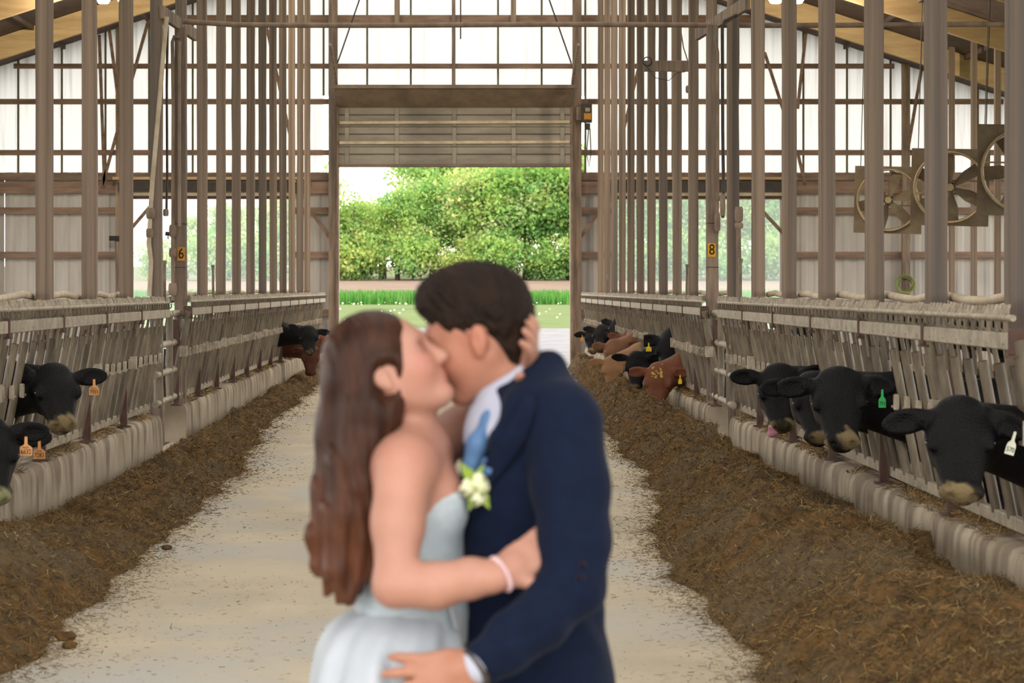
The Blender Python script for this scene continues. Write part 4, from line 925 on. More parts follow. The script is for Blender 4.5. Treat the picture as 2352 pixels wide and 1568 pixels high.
    for (e, colr, num, shp, out) in tags:
        dz, dx = ears[0 if e < 0 else 1]; p = np.array(lp((-.10 + (dx - .05) * out + .035, e * (.152 + out), .015 + dz * out)))
        t = link('ear_tag', TAGS[shp].copy(), TAGM[colr], cw, tuple(p + np.array([0, -.04, .005]))); t['label'] = colr + ' ear tag' + (' numbered ' + num if num else '')
        if colr == 'white': t.rotation_euler = (0, .28, 0)
        if num:
            m = text_mesh(num, .040 if shp == 'wide' else .034, .001); n = link('tag_number', m, M['ink'], t, (0, -.0025, -.090), (math.radians(90), 0, 0)); n.scale = (.78, 1, 1)
            if shp == 'wide': n2 = link('tag_heading', text_mesh('PLCC', .016, .0008), M['ink'], t, (0, -.0025, -.064), (math.radians(90), 0, 0))
    if tongue:
        T = Body(); T.frame(head, Rm).chain([q((.26, -.03, -.125)), q((.32, -.055, -.125)), q((.345, -.075, -.10)), q((.325, -.09, -.05))], [.028, .032, .03, .018], .02); c = head + Rm @ np.array(q((.35, -.05, -.1)))
        m = sdf_mesh('tongue', T, c - .13, c + .13, .008); m.transform(Matrix.Translation(Vector(-o))); link('tongue', m, M['tongue'], cw)
    if bits:
        r = random.Random(3); mb = MB()
        for k in range(26):
            p = np.array(lp((r.uniform(-.16, .02), r.uniform(-.06, .06), .085))); mb.box(p + np.array([0, -.02, 0]), (r.uniform(.01, .04), .01, r.uniform(.008, .03)))
        mb.build('feed_crumbs', M['feed_bits'], cw)['kind'] = 'stuff'
    return cw
def face(yaw, pitch):
    """yaw 0 = towards the camera, + = towards picture right; pitch down positive (degrees)"""
    y, p = math.radians(yaw), math.radians(pitch); return (math.sin(y) * math.cos(p), -math.cos(y) * math.cos(p), -math.sin(p))
RS = lambda y, z=.98: (3.30, y, z)      # shoulder behind the right fence
LS = lambda y, z=.98: (-3.62, y, z)
O = lambda num, e=1, out=.10: (e, 'orange', num, 'wide', out)
# ---- left, near
cow('black cow with orange ear tag 7055 looking out of the left fence', W(130, 893, 17.2), face(22, 38), LS(17.5, 1.02), hide=BLACK, ears=((.15, -.6), (.12, .1)), tags=(O('7055', 1, .13),), h=.011, body_dir=(-1, .1, 0), group=None)
cow('black cow with ear tag 6632 cut by the left picture edge', W(-26, 1030, 14.3), face(26, 54), LS(14.7, .95), hide=BLACK, nose=np.array(srgb(150, 150, 110)[:3]), ears=((0, .1), (.05, .1)), tags=(O('6632', 1, .085),), h=.011, body_dir=(-1, .1, 0), group=None)
cow('black cow with ear tag 7283 mostly hidden behind the 6632 cow', W(-18, 1034, 15.2), face(16, 40), LS(15.5, .92), hide=BLACK, ears=((0, .1), (.0, .1)), tags=(O('7283', 1, .15),), h=.013, body_dir=(-1, .1, 0), group=None)
# ---- left, far
cow('black cow lowest in the far left fence, face to the alley', W(710, 772, 42.0), face(10, 45), LS(42.4), hide=BLACK, ears=((.3, -.5), (.0, .2)), h=.022, body_dir=(-1, .1, 0))
cow('dark brown cow with head down eating at the far left fence', W(714, 818, 42.9), face(8, 74), LS(43.4, .85), hide=DARKRED, nose=DARKRED, ears=((0, 0), (.4, .1)), h=.022, body_dir=(-1, .1, 0), tags=((1, 'white', '', 'slim', .13),))
cow('red brown cow farthest along the left fence, nose to the right', W(748, 780, 49.0), face(70, 30), LS(49.2), hide=RED, ears=((.3, -.3), (.0, -.2)), h=.022, body_dir=(-1, .1, 0))
# ---- right, near
cow('black cow with white ear tag nearest in the right fence', W(2205, 1000, 11.85), face(-8, 47), (3.30, 12.2, .86), hide=BLACK, ears=((.0, .3), (.2, .75)), tags=((1, 'white', '570', 'slim', .10),), h=.011, body_dir=(1, .1, 0), group=None)
cow('large black cow with green ear tag facing the alley, right fence', W(1926, 913, 15.5), face(-2, 42), (3.30, 15.7, .93), roll=.06, hide=BLACK, ears=((.05, .2), (.35, .7)), tags=((1, 'green', '771', 'slim', .10),), h=.011, body_dir=(1, .05, 0), group=None, scale=1.06)
cow('black cow half hidden behind the green-tagged cow on the right', W(1873, 915, 16.75), face(2, 42), (3.26, 17.0, .92), hide=BLACK, ears=((.02, .15), (.1, 0)), h=.012, body_dir=(1, .15, 0), group=None)
cow('black cow licking its muzzle with a pink tongue, right fence', W(1790, 893, 18.6), face(0, 50), (3.24, 18.9, .90), hide=BLACK, nose=np.array(srgb(130, 116, 78)[:3]), ears=((.12, .1), (.3, -.1)), tags=((1, 'green', '', 'slim', .06),), tongue=True, h=.012, body_dir=(1, .1, 0), group=None)
# ---- right, far
cow('red brown cow with head down eating at the right fence', W(1512, 872, 31.0), face(-20, 62), (3.22, 31.2, .82), hide=RED, nose=RED, ears=((.1, .2), (.1, .2)), bits=True, h=.016, body_dir=(1, .05, 0), scale=1.12, tags=((1, 'yellow', '', 'slim', .1),))
cow('big black cow with yellow ear tag above the red brown one', W(1545, 800, 31.7), face(-20, 46), (3.2, 32.0, 1.0), hide=BLACK, ears=((.05, .2), (.4, -.2)), tags=((-1, 'yellow', '', 'wide', .1),), h=.016, body_dir=(1, .05, 0), scale=1.32, neck_r=(.18, .28))
cow('black cow with head lowered into the feed pile on the right', W(1462, 838, 34.6), face(-22, 66), (3.22, 34.9, .85), hide=BLACK, ears=((.3, .1), (.1, 0)), h=.018, body_dir=(1, .05, 0))
cow('tan cow with both ears out looking down the right fence', W(1412, 806, 38.6), face(8, 44), (3.2, 38.9, .95), hide=np.array(srgb(134, 94, 70)[:3]), ears=((.15, .2), (.3, .2)), h=.02, body_dir=(1, .05, 0))
cow('pale tan cow with head down in feed below the tan cow', W(1408, 846, 37.6), face(-6, 66), (3.2, 38.0, .82), hide=TAN, nose=TAN, ears=((0, 0), (0, 0)), h=.02, body_dir=(1, .05, 0))
cow('red brown cow with lowered neck between the black cows, right', W(1445, 786, 40.2), face(-14, 40), (3.2, 40.4, 1.0), hide=RED, ears=((.2, 0), (.4, 0)), h=.02, body_dir=(1, .05, 0), neck_r=(.15, .22))
cow('black cow with yellow ear tag in the far right group', W(1382, 768, 44.2), face(-20, 44), (3.2, 44.6, 1.02), hide=BLACK, ears=((.1, 0), (.2, .1)), tags=((1, 'yellow', '', 'wide', .1),), h=.022, body_dir=(1, .05, 0))
cow('black cow with high arched neck in the far right group', W(1420, 752, 43.0), face(-30, 40), (3.2, 43.2, 1.15), hide=BLACK, ears=((.2, 0), (.3, 0)), h=.022, body_dir=(1, .05, 0), neck_r=(.17, .26))
cow('black cow farthest along the right fence with orange tag', W(1362, 776, 47.5), face(-4, 40), (3.2, 47.9, 1.0), hide=BLACK, ears=((0, .2), (.2, .2)), tags=((-1, 'orange', '', 'wide', .06),), h=.022, body_dir=(1, .05, 0))
# ---- standing in the right pen behind the fence
for (px, yy, d, lab) in ((2085, 45.5, (1, .2, 0), 'black cow standing far back in the right pen under the fans'), (2195, 38.0, (1, -.1, 0), 'black cow standing in the right pen left of the edge post'), (2330, 33.0, (1, .1, 0), 'black cow standing in the right pen behind the edge post')):
    x = (px - VPX) * yy / F_PX; cow(lab, (x - .75, yy, 1.32), (-1, -.2, -.35), (x - .2, yy, 1.20), hide=BLACK, h=.028, body_dir=d, group='cattle standing in the right pen')
# ================================================================== the couple
SKIN = lambda n, c, c2: material(n, c, c2, 6, rough=.5, spec=.35, attr=True, sss=.0)
M['skin_f'] = SKIN('fair_skin', srgb(178, 132, 115), srgb(168, 122, 105)); M['skin_m'] = SKIN('warm_skin', srgb(174, 124, 104), srgb(162, 112, 92))
M['suit'] = material('navy_wool', srgb(13, 24, 47), srgb(11, 20, 40), 40, rough=.9, spec=.15, bump=.1, bscale=160, sheen=.03)
M['trouser'] = material('navy_trouser', srgb(13, 24, 47), srgb(11, 20, 40), 40, rough=.85)
M['shirt'] = material('white_shirt', srgb(176, 180, 198), srgb(166, 170, 190), 20, rough=.8)
M['tie'] = material('blue_tie', srgb(84, 118, 160), srgb(72, 104, 146), 30, rough=.55)
M['dress'] = material('white_satin', srgb(180, 187, 196), srgb(168, 176, 186), 6, rough=.55, bump=.1, bscale=40)
M['lace'] = material('white_bodice', srgb(176, 187, 195), srgb(164, 176, 185), 26, rough=.6, bump=.3, bscale=90)
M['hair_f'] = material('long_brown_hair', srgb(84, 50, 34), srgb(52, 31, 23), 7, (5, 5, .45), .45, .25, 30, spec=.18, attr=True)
M['hair_m'] = material('short_dark_hair', srgb(40, 27, 20), srgb(23, 16, 13), 9, (2, 2, 1.4), .6, .6, 60, spec=.15)
M['pink'] = material('pink_beads', srgb(220, 190, 194), srgb(206, 172, 178), 30, rough=.4)
M['petal'] = material('cream_petal', srgb(232, 234, 206), srgb(214, 222, 170), 20, rough=.7); M['leafgreen'] = material('fresh_leaf', srgb(150, 172, 60), srgb(110, 136, 50), 20, rough=.6)
M['shoe'] = material('brown_leather', srgb(70, 44, 32), srgb(54, 34, 26), 10, rough=.35)
def hmap(f): return lambda p: f(p)

def head_ops(B, c, R, s=1.0, fem=False):
    """face looks along local x, up is z"""
    B.frame(c, R); q = lambda p: tuple(np.array(p) * s)
    B.ell(q((-.012, 0, .035)), (.098 * s, .076 * s, .088 * s), .02); B.ell(q((.028, 0, -.025)), (.066 * s, .062 * s, .092 * s), .03)
    for e in (-1, 1):
        B.cone(q((-.012, e * .046, -.045)), q((.058, e * .012, -.094)), .026 * s, .020 * s, .03); B.ell(q((.055, e * .034, -.028)), (.036 * s, .028 * s, .032 * s), .03)
    B.ell(q((.074, 0, -.100)), (.020 * s, .022 * s, .018 * s), .02); B.ell(q((.076, 0, .028)), (.020 * s, .050 * s, .014 * s), .02)
    B.cone(q((.088, 0, .010)), q((.112, 0, -.030)), .008 * s, .012 * s, .012); B.ell(q((.100, 0, -.034)), (.014 * s, .017 * s, .010 * s), .008)
    B.ell(q((.088, 0, -.058)), (.012 * s, .024 * s, .0075 * s), .008); B.ell(q((.085, 0, -.071)), (.012 * s, .021 * s, .008 * s), .008)
    for e in (-1, 1):
        B.cut(q((.098, e * .033, .008)), (.016 * s, .018 * s, .012 * s), .012); B.ell(q((.080, e * .033, .006)), (.013 * s, .015 * s, .010 * s), .006)
        a = .25; Re = np.array([[math.cos(a), 0, -math.sin(a)], [0, 1, 0], [math.sin(a), 0, math.cos(a)]])
        B.ell(q((-.012, e * .079, -.010)), (.018 * s, .010 * s, .029 * s), .008, Re); B.cut(q((-.006, e * .090, -.006)), (.010 * s, .006 * s, .017 * s), .004, Re)
        B.ell(q((-.004, e * .077, -.034)), (.010 * s, .007 * s, .010 * s), .006)
    B.frame((0, 0, 0), np.eye(3)); return B
def hand_ops(B, wrist, d, nrm, thumb_side, s=1.0, curl=.25, spread=.16):
    """d: knuckle direction, nrm: back-of-hand normal, thumb_side: +1/-1 along nrm x d"""
    d = np.array(d, float); d /= np.linalg.norm(d); n = np.array(nrm, float); n -= d * (n @ d); n /= np.linalg.norm(n); sd = np.cross(n, d) * thumb_side; w = np.array(wrist, float)
    Rm = np.stack([d, sd, n], 1); B.ell(w + d * .052 * s, (.056 * s, .042 * s, .017 * s), .02, Rm); B.cone(w - d * .02, w + d * .03, .027 * s, .026 * s, .02)
    for k, (o, L) in enumerate(((.030, .072), (.010, .080), (-.010, .074), (-.029, .058))):
        a = (1.2 - k) * spread * .6; f = d * math.cos(a) + sd * math.sin(a); p0 = w + d * .088 * s + sd * o * s; c1 = f * math.cos(curl) - n * math.sin(curl); c2 = f * math.cos(curl * 2.2) - n * math.sin(curl * 2.2)
        p1 = p0 + f * L * .42 * s - n * .003; p2 = p1 + c1 * L * .33 * s; p3 = p2 + c2 * L * .27 * s; B.chain([p0 - d * .02, p1, p2, p3], [.0105 * s, .0098 * s, .0086 * s, .0075 * s], .006)
    t0 = w + d * .02 * s + sd * .028 * s; f = d * .62 + sd * .78; t1 = t0 + f * .042 * s; t2 = t1 + (d * .85 + sd * .45 - n * .1) * .032 * s; t3 = t2 + (d * .95 + sd * .25 - n * .15) * .026 * s; B.chain([t0, t1, t2, t3], [.016 * s, .0125 * s, .0108 * s, .0088 * s], .010)
    return B
def place(name, me, mat, parent, org):
    me.transform(Matrix.Translation(Vector(-np.asarray(org, float)))); return link(name, me, mat, parent)
def flush(V, spots, base):
    """skin tint: slightly redder at given spots"""
    c = np.ones((len(V), 3), np.float32)
    for p, r, k in spots:
        w = np.exp(-((V - p) ** 2).sum(1) / (r * r))[:, None]; c = c * (1 - w) + c * np.array(k) * w
    return c
def mk(B, lo, hi, h, nm): return sdf_mesh(nm, B, lo, hi, h)

# ------------------------------------------------------------------ bride
BR = np.array([W(945, 1300, 5.08)[0], 5.08, 0.0])
bride = empty('person', tuple(BR), 'woman in white strapless dress with long brown hair kissing the man in the navy suit', 'person')
HB = W(896, 846, 5.07); RB = basis((math.cos(math.radians(29)), -.16, math.sin(math.radians(29))), roll=.05)
B = Body(); head_ops(B, HB, RB, 1.0, True)
B.chain([W(957, 1020, 5.11), W(936, 930, 5.09), W(915, 870, 5.08)], [.056, .047, .052], .03)
B.ell(W(948, 1130, 5.11), (.095, .145, .125), .05); B.ell(W(945, 1240, 5.11), (.088, .115, .15), .06); B.ell(W(955, 1345, 5.11), (.088, .11, .10), .06); B.ell(W(948, 1500, 5.11), (.12, .15, .14), .08)
B.cone(W(935, 1066, 4.99), W(975, 1055, 5.26), .056, .053, .05)                                   # shoulders
B.cone(W(955, 1022, 5.10), W(928, 1066, 5.0), .045, .056, .05)
B.ell(W(1010, 1150, 5.04), (.055, .055, .06), .04); B.ell(W(1010, 1150, 5.18), (.055, .055, .06), .04)
ws = W(1150, 1318, 4.84)
B.chain([W(925, 1078, 4.955), W(914, 1200, 4.91), W(908, 1340, 4.87)], [.062, .050, .043], .03); B.chain([W(908, 1345, 4.87), W(1000, 1345, 4.86), W(1080, 1328, 4.85), ws], [.044, .045, .039, .029], .02)
hand_ops(B, ws, W(1225, 1268, 4.87) - ws, (-.2, -1, .25), -1, .95, .35)
we = W(1207, 842, 5.13)
B.chain([W(985, 1035, 5.24), W(1060, 985, 5.29), W(1118, 940, 5.29)], [.056, .047, .042], .03); B.chain([W(1118, 940, 5.29), W(1165, 890, 5.24), we], [.042, .038, .029], .02)
hand_ops(B, we, W(1228, 770, 5.02) - we, (.7, -.65, .2), 1, .95, .3)
for e in (-1, 1): B.chain([W(948, 1540, 5.11 + e * .09), (BR[0], 5.08 + e * .09, .48), (BR[0] - .02, 5.08 + e * .09, .10)], [.09, .055, .035], .05); B.cone((BR[0] - .02, 5.08 + e * .09, .06), (BR[0] + .13, 5.08 + e * .09, .04), .04, .03, .03)
me = sdf_mesh('body', B, (-.42, 4.72, 0.0), (.22, 5.42, 1.78), .0065); V = verts(me)
fk = HB + RB @ np.array([.075, 0, -.03]); color_attr(me, flush(V, [(HB + RB @ np.array([.07, -.045, -.03]), .035, (1.0, .80, .82)), (HB + RB @ np.array([.09, 0, -.062]), .018, (.85, .48, .5)), (W(945, 1075, 4.95), .07, (1.0, .90, .89)), (HB + RB @ np.array([.085, -.033, .008]), .016, (.42, .33, .31)), (W(1040, 1100, 5.05), .05, (.96, .86, .85))], None))
place('body', me, M['skin_f'], bride, BR)
# bodice
def top_cut(P): return (P - W(1052, 1122, 5.1)) @ (np.array([-.36, .05, .93]) / np.linalg.norm([-.36, .05, .93]))
D = Body(); D.ell(W(950, 1190, 5.11), (.104, .135, .16), .05); D.ell(W(1008, 1160, 5.04), (.062, .064, .07), .04); D.ell(W(1008, 1160, 5.18), (.062, .064, .07), .04); D.ell(W(957, 1330, 5.11), (.098, .122, .11), .06); D.ell(W(950, 1440, 5.11), (.13, .15, .12), .06)
D.fn(top_cut, .006, 'i'); D.clip(W(950, 1470, 5.1), (0, 0, -1)); place('bodice', sdf_mesh('bodice', D, (-.30, 4.9, .95), (.12, 5.32, 1.45), .006), M['lace'], bride, BR)
# skirt: gathered loft, bustle swinging out behind her
LV = [(1366, 868, 1052, .10, 0), (1385, 845, 1058, .12, .2), (1405, 800, 1066, .16, .5), (1440, 752, 1074, .21, .8), (1490, 730, 1080, .26, 1), (1568, 716, 1090, .30, 1), (1750, 690, 1120, .36, 1), (2100, 640, 1180, .46, 1), (2560, 590, 1230, .55, 1)]
n = 96; V = []
for (y, xl, xr, ry, fo) in LV:
    c = (W(xl, y, 5.1) + W(xr, y, 5.1)) / 2; rx = (W(xr, y, 5.1) - W(xl, y, 5.1))[0] / 2; z = max(c[2], .012)
    for k in range(n):
        a = 2 * math.pi * k / n; w = 1 + fo * (.05 * math.sin(a * 9 + y * .004) + .03 * math.sin(a * 16 + 1.3 + y * .002)); V.append((c[0] + rx * w * math.cos(a), 5.11 + ry * w * math.sin(a), z))
m = len(LV); Fq = [[i * n + k, (i + 1) * n + k, (i + 1) * n + (k + 1) % n, i * n + (k + 1) % n] for i in range(m - 1) for k in range(n)]
sk = np_mesh('skirt', np.array(V), np.array(Fq)); o = place('skirt', sk, M['dress'], bride, BR); sm = o.modifiers.new('soft', 'SUBSURF'); sm.levels = 1; sm.render_levels = 1; so = o.modifiers.new('cloth', 'SOLIDIFY'); so.thickness = .006
pp = []; 
for i, (y, x0, x1) in enumerate(((1372, 1030, 1058), (1405, 1034, 1068), (1448, 1045, 1080))):          # little pleated peplum at the waist front
    for k in range(7): t = k / 6; pp.append(W(x0 + (x1 - x0) * t, y, 4.97 + .10 * t + .012 * (k % 2)))
me = np_mesh('peplum', np.array(pp), np.array([[i * 7 + k, i * 7 + k + 1, (i + 1) * 7 + k + 1, (i + 1) * 7 + k] for i in range(2) for k in range(6)])); o = place('peplum', me, M['dress'], bride, BR); so = o.modifiers.new('cloth', 'SOLIDIFY'); so.thickness = .005
# hair
Hh = Body(); Hh.frame(HB, RB).ell((-.026, 0, .040), (.104, .090, .098), .03).ell((-.05, 0, -.01), (.085, .086, .10), .04); Hh.frame((0, 0, 0), np.eye(3))
LOCKS = [([(868, 800, 5.06), (815, 880, 5.06), (792, 980, 5.06), (782, 1100, 5.05), (768, 1210, 5.04), (738, 1285, 5.03)], [.070, .066, .058, .050, .036, .010]),
         ([(880, 850, 5.03), (845, 940, 5.02), (812, 1060, 5.01), (795, 1180, 5.0), (782, 1290, 5.0), (745, 1368, 5.0)], [.060, .056, .052, .048, .034, .006]),
         ([(885, 880, 5.04), (866, 960, 5.02), (836, 1060, 5.02), (822, 1180, 5.0), (822, 1280, 5.0), (800, 1380, 5.0)], [.05, .046, .042, .040, .032, .008]),
         ([(860, 830, 5.12), (820, 930, 5.14), (800, 1060, 5.14), (800, 1200, 5.12), (790, 1310, 5.1), (812, 1365, 5.1)], [.06, .06, .055, .05, .035, .008]),
         ([(800, 900, 5.05), (768, 1010, 5.05), (752, 1130, 5.04), (730, 1230, 5.03), (728, 1300, 5.03), (752, 1330, 5.03)], [.040, .034, .030, .024, .014, .004]),
         ([(838, 1010, 4.99), (826, 1120, 4.98), (838, 1230, 4.98), (834, 1310, 4.98), (815, 1345, 4.98)], [.03, .026, .024, .016, .004]),
         ([(800, 1100, 4.99), (778, 1220, 4.98), (770, 1310, 4.97), (792, 1372, 4.97), (780, 1384, 4.97)], [.026, .022, .018, .010, .003])]
rl = random.Random(12)
for k in range(16):
    x = 752 + 6.2 * k; yy = 4.98 + .012 * rl.randint(0, 9); y0 = rl.uniform(1120, 1200); y1 = rl.uniform(1330, 1405) - .4 * abs(x - 800); cu = rl.uniform(-22, 10)
    LOCKS.append(([(x + 12, y0, yy), (x + rl.uniform(-6, 6), y0 * .6 + y1 * .4, yy), (x + cu * .4, y0 * .25 + y1 * .75, yy), (x + cu, y1, yy)], [.016, .014, .009, .002]))
for pts, rs in LOCKS:
    q = [W(*p) for p in pts]; Hh.chain(q, rs, .018)
ear = HB + RB @ np.array([-.008, -.082, -.012]); Hh.cut(ear + np.array([.012, -.02, -.004]), (.030, .04, .042), .02)
Hh.frame(HB, RB).cut((.118, -.01, -.045), (.084, .13, .098), .02).cut((.128, 0, .03), (.05, .07, .045), .02); Hh.frame((0, 0, 0), np.eye(3))
def strand_ripple(P): return np.clip((1.66 - P[:, 2]) / .25, .15, 1) * .0025 * np.sin(P[:, 0] * 190 + np.sin(P[:, 2] * 14) * 3 + P[:, 1] * 60) + .0012 * np.sin(P[:, 0] * 430 + P[:, 2] * 22 + P[:, 1] * 200)
Hh.fn(strand_ripple, 0, 'w')
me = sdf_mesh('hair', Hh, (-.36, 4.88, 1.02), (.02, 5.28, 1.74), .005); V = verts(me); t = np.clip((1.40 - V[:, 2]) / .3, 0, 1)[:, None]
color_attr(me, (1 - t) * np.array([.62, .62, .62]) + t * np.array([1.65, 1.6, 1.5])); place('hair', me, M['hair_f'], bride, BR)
# bracelet
a = W(1150, 1318, 4.84); mb = MB(); ax = (W(1200, 1290, 4.86) - a); x = Vector(ax).orthogonal().normalized(); yv = Vector(ax).normalized().cross(x)
for k in range(22):
    an = 2 * math.pi * k / 22; p = Vector(a) + (x * math.cos(an) + yv * math.sin(an)) * .034; mb.lathe([(.0005, -.0058), (.0042, -.004), (.0058, 0), (.0042, .004), (.0005, .0058)], tuple(p - Vector(BR)), 8)
mb.build('bracelet', M['pink'], bride)

# ------------------------------------------------------------------ groom
GR = np.array([W(1225, 1300, 5.1)[0], 5.12, 0.0])
groom = empty('person', tuple(GR), 'man in navy suit and blue tie bending to kiss the woman in white', 'person')
pt = math.radians(-21); HG = W(1094, 768, 5.13); RG = basis((-math.cos(pt), .14, math.sin(pt)), up=(0, -.05, 1), roll=0)
G = Body(); head_ops(G, HG, RG, 1.07)
G.chain([W(1205, 915, 5.14), W(1165, 860, 5.14), W(1125, 800, 5.13)], [.066, .062, .058], .03); G.ell(W(1210, 960, 5.14), (.09, .12, .06), .04)
wg = W(1092, 1530, 4.80)
G.cone(W(1118, 1512, 4.81), wg, .033, .030, .02); hand_ops(G, wg, W(945, 1560, 4.80) - wg, (-.1, -1, .25), 1, 1.12, .16, .30)
wf = W(915, 1345, 5.26); G.cone(W(1010, 1330, 5.30), wf, .034, .030, .02); hand_ops(G, wf, W(842, 1310, 5.20) - wf, (.0, .8, .6), 1, 1.08, .35)
G.chain([W(1210, 960, 5.14), W(1290, 1000, 4.99), W(1318, 1335, 4.865), W(1118, 1512, 4.81)], [.06, .045, .036, .030], .03); G.chain([W(1200, 960, 5.2), W(1150, 1000, 5.30), W(1090, 1290, 5.36), W(1010, 1330, 5.30)], [.06, .045, .036, .030], .03)
me = sdf_mesh('body', G, (-.24, 4.70, .85), (.34, 5.46, 1.82), .006); V = verts(me)
color_attr(me, flush(V, [(HG + RG @ np.array([.055, .05, -.03]), .04, (1.0, .86, .84)), (HG + RG @ np.array([-.01, .085, -.01]), .03, (1.02, .86, .84)), (HG + RG @ np.array([.09, 0, -.065]), .02, (.9, .66, .66))], None)); place('body', me, M['skin_m'], groom, GR)
# hair: short sides, fuller top swept forward
K = Body(); K.frame(HG, RG); K.ell((-.020, 0, .052), (.112, .090, .094), .03); K.ell((.022, 0, .108), (.070, .068, .042), .04); K.ell((.052, -.005, .096), (.034, .050, .034), .03); K.ell((-.075, 0, .02), (.056, .080, .085), .03); K.ell((-.07, 0, -.055), (.040, .062, .05), .03)
K.cut((.112, 0, -.030), (.072, .12, .098), .02); K.cut((.034, .085, -.068), (.052, .045, .062), .015); K.cut((.034, -.085, -.068), (.052, .045, .062), .015)
for e in (-1, 1): K.cut((-.012, e * .100, -.016), (.030, .030, .040), .01)
K.frame((0, 0, 0), np.eye(3))
K.fn(lambda P: .0022 * np.sin((P - HG) @ RG[:, 2] * 90 + (P - HG) @ RG[:, 1] * 210 + np.sin((P - HG) @ RG[:, 0] * 70) * 3) + .0018 * np.sin(P[:, 0] * 330 + P[:, 2] * 260 + P[:, 1] * 170), 0, 'w')
place('hair', sdf_mesh('hair', K, HG - .20, HG + .20, .005), M['hair_m'], groom, GR)
# shirt collar and front
S = Body(); ax0 = W(1212, 906, 5.14); ax1 = W(1170, 852, 5.14); axd = (ax1 - ax0) / np.linalg.norm(ax1 - ax0)
def collar(P):
    q = P - W(1190, 878, 5.14); t = q @ axd; r = np.sqrt(np.maximum((q * q).sum(1) - t * t, 0)); ro = .083 - t * .25
    return np.maximum(np.abs(r - ro) - .006, np.abs(t) - .030)
S.fn(collar, .01); S.ell(W(1178, 1010, 5.12), (.105, .125, .13), .03); S.clip(W(1178, 1100, 5.1), (0, 0, -1))
place('shirt', sdf_mesh('shirt', S, (-.06, 4.94, 1.30), (.30, 5.32, 1.68), .0055), M['shirt'], groom, GR)
ft = W(1112, 1512, 4.81); cf = Body(); cf.cone(W(1124, 1508, 4.815), W(1096, 1527, 4.80), .041, .039, .01); place('shirt_cuff', sdf_mesh('shirt_cuff', cf, ft - .09, ft + .09, .005), M['shirt'], groom, GR)
T = Body(); T.chain([W(1140, 935, 5.05), W(1124, 962, 5.04), W(1096, 1020, 5.025), W(1080, 1080, 5.03)], [.013, .014, .019, .020], .02); place('tie', sdf_mesh('tie', T, (-.02, 4.9, 1.28), (.14, 5.14, 1.58), .005), M['tie'], groom, GR)
# jacket
J = Body(); J.ell(W(1216, 1090, 5.12), (.146, .155, .235), .05); J.cone(W(1282, 968, 5.0), W(1175, 950, 5.28), .074, .074, .06); J.cone(W(1246, 865, 5.12), W(1275, 950, 5.03), .036, .07, .05); J.cone(W(1236, 860, 5.18), W(1190, 940, 5.26), .036, .07, .05)
J.ell(W(1210, 1330, 5.12), (.142, .135, .22), .06); J.ell(W(1228, 1560, 5.12), (.162, .155, .24), .08); J.cone(W(1320, 1590, 5.14), W(1345, 1640, 5.14), .07, .06, .06)
J.clip((0, 5.1, .80), (0, 0, -1))
J.chain([W(1296, 985, 4.97), W(1312, 1120, 4.93), W(1318, 1240, 4.89), W(1320, 1335, 4.86)], [.080, .074, .068, .064], .035); J.chain([W(1320, 1338, 4.86), W(1250, 1410, 4.83), W(1170, 1478, 4.815), W(1118, 1514, 4.81)], [.064, .060, .054, .047], .02)
J.chain([W(1150, 985, 5.30), W(1120, 1150, 5.36), W(1090, 1290, 5.36)], [.078, .065, .06], .03); J.cone(W(1090, 1290, 5.36), W(990, 1330, 5.31), .058, .046, .02)
def neck_open(P):                                                                                  # the V of the front and the hole for the neck
    q = P - W(1128, 1040, 4.98); return -(np.abs(q @ np.array([.80, .05, -.45])) - .035 - .22 * (P[:, 2] - 1.30))
J.cone(W(1264, 838, 5.10), W(1205, 935, 5.0), .030, .034, .03); J.cone(W(1205, 935, 5.0), W(1150, 1010, 4.985), .034, .03, .03); J.cut(W(1114, 940, 5.02), (.030, .08, .045), .015); J.cut(W(1094, 1000, 4.97), (.026, .07, .075), .015)
J.cut(W(1172, 862, 5.14), (.080, .085, .045), .012)
J.fn(lambda P: .004 * np.sin(P[:, 2] * 46 + P[:, 0] * 30 + np.sin(P[:, 1] * 25) * 2) * np.clip((1.35 - P[:, 2]) / .2, 0, 1) * np.clip((P[:, 2] - .95) / .1, 0, 1), 0, 'w')
place('jacket', sdf_mesh('jacket', J, (-.14, 4.72, .74), (.36, 5.48, 1.66), .0065), M['suit'], groom, GR)
# lapel, pocket square, flower, sleeve buttons
def surf(px, py, off=0.0):
    Ys = np.linspace(4.75, 5.3, 400); P = np.stack([W(px, py, y) for y in Ys]).astype(np.float32); d = J(P); i = int(np.argmax(d < 0)); y = Ys[i] - off if d.min() < 0 else 5.0; return W(px, py, y)
def sheet(name, rows, mat, th, off):
    P = np.array([surf(x, y, off) for r in rows for (x, y) in r]); k = len(rows[0]); me = np_mesh(name, P, np.array([[i * k + j, i * k + j + 1, (i + 1) * k + j + 1, (i + 1) * k + j] for i in range(len(rows) - 1) for j in range(k - 1)])); o = place(name, me, M[mat], groom, GR); so = o.modifiers.new('thick', 'SOLIDIFY'); so.thickness = th
lr = []
for t in np.linspace(0, 1, 9):
    x0 = 1212 - 145 * t - 10 * math.sin(t * 3.1); y0 = 905 + 270 * t; w = 22 + 34 * math.sin(min(1, t * 1.25) * math.pi) ; lr.append([(x0 + w * j / 3, y0 + 10 * j / 3) for j in range(4)])
sheet('lapel', lr, 'suit', .006, .007)
sheet('pocket_square', [[(1108, 1056), (1116, 1050), (1124, 1056)], [(1104, 1072), (1118, 1068), (1132, 1080)], [(1104, 1090), (1118, 1088), (1126, 1092)]], 'tie', .004, .012)
c = surf(1096, 1115, .03); fl = bpy.data.objects.new('boutonniere', None); COL.objects.link(fl); fl.parent = groom; fl.location = tuple(c - GR); r = random.Random(2)
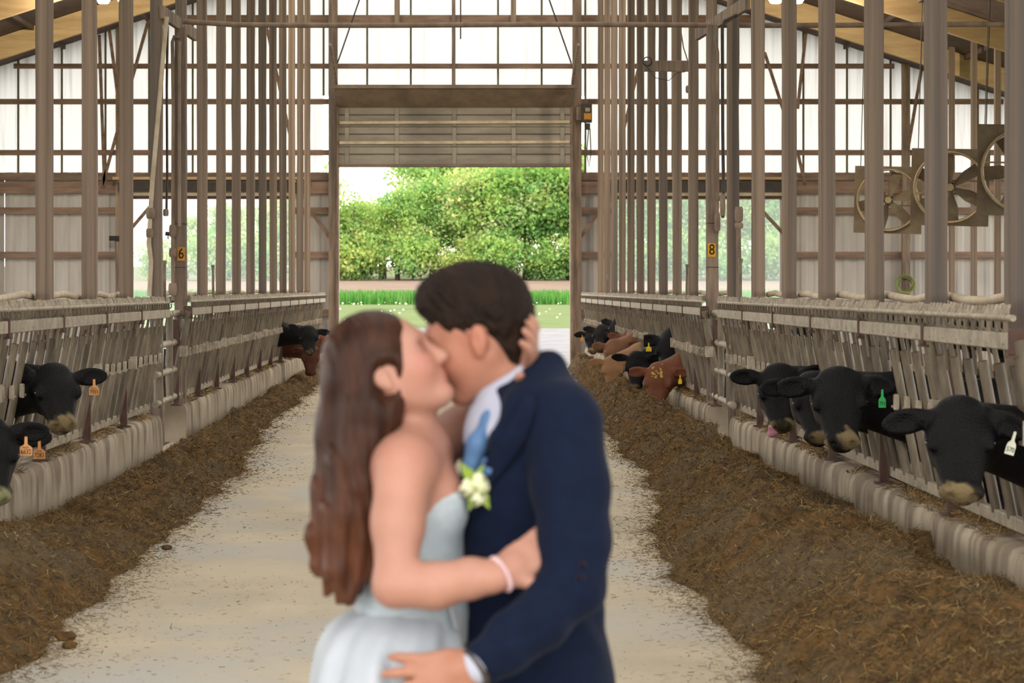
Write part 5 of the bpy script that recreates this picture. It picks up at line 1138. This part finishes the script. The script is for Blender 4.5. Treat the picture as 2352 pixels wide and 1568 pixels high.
for (dx, dz, s) in ((.004, .002, .030), (-.020, -.004, .022), (.002, -.026, .020)):
    mb = MB()
    for k in range(9):
        a = k * 2.4; rr_ = s * (.25 + .08 * k); p = Vector((dx + math.cos(a) * rr_ * .6, -.012 + .002 * k, dz + math.sin(a) * rr_ * .6)); mb.lathe([(.001, -s * .35), (s * .4, -s * .1), (s * .45, s * .15), (s * .2, s * .35)], tuple(p), 8, Matrix.Rotation(a, 3, 'Y') @ Matrix.Rotation(.9, 3, 'X'))
    mb.build('petals', M['petal'], fl)
for (a, L) in ((2.2, .06), (1.2, .055), (4.4, .055), (5.2, .055)):
    mb = MB(); d = Vector((math.cos(a), 0, math.sin(a))); sv = Vector((-d.z, 0, d.x)); mb.add([(0, .004, 0), tuple(d * L * .5 + sv * .012), tuple(d * L), tuple(d * L * .5 - sv * .012)], [[0, 1, 2, 3]]); mb.build('leaf', M['leafgreen'], fl)
for (x, y) in ((1338, 1298), (1332, 1328)):
    p = surf(x, y, .001); mb = MB(); mb.lathe([(.0008, -.004), (.007, -.003), (.008, 0), (.006, .003)], tuple(p - GR), 12, Matrix.Rotation(math.radians(90), 3, 'X')); mb.build('sleeve_button', M['shoe'], groom)
mb = MB(); w = W(1098, 1540, 4.80); mb.ring(tuple(W(1090, 1534, 4.80) - GR), tuple(W(1118, 1512, 4.81) - wg), .037, .007, 20, 6); mb.build('wristwatch', M['dark_steel'], groom)
# trousers and shoes
Tr = Body(); Tr.ell((GR[0], 5.12, .88), (.155, .15, .14), .06)
for e in (-1, 1): Tr.chain([(GR[0], 5.12 + e * .085, .82), (GR[0] + .01, 5.12 + e * .1, .48), (GR[0] + .02, 5.12 + e * .1, .07)], [.095, .078, .068], .03)
place('trousers', sdf_mesh('trousers', Tr, (GR[0] - .22, 4.85, -.02), (GR[0] + .25, 5.4, 1.05), .010), M['trouser'], groom, GR)
for e in (-1, 1):
    Sh = Body(); Sh.cone((GR[0] + .05, 5.12 + e * .1, .05), (GR[0] - .16, 5.12 + e * .11, .035), .045, .038, .03); Sh.clip((0, 0, .004), (0, 0, -1)); place('shoe', sdf_mesh('shoe', Sh, (GR[0] - .25, 5.0 + e * .1, -.03), (GR[0] + .14, 5.24 + e * .1, .14), .008), M['shoe'], groom, GR)
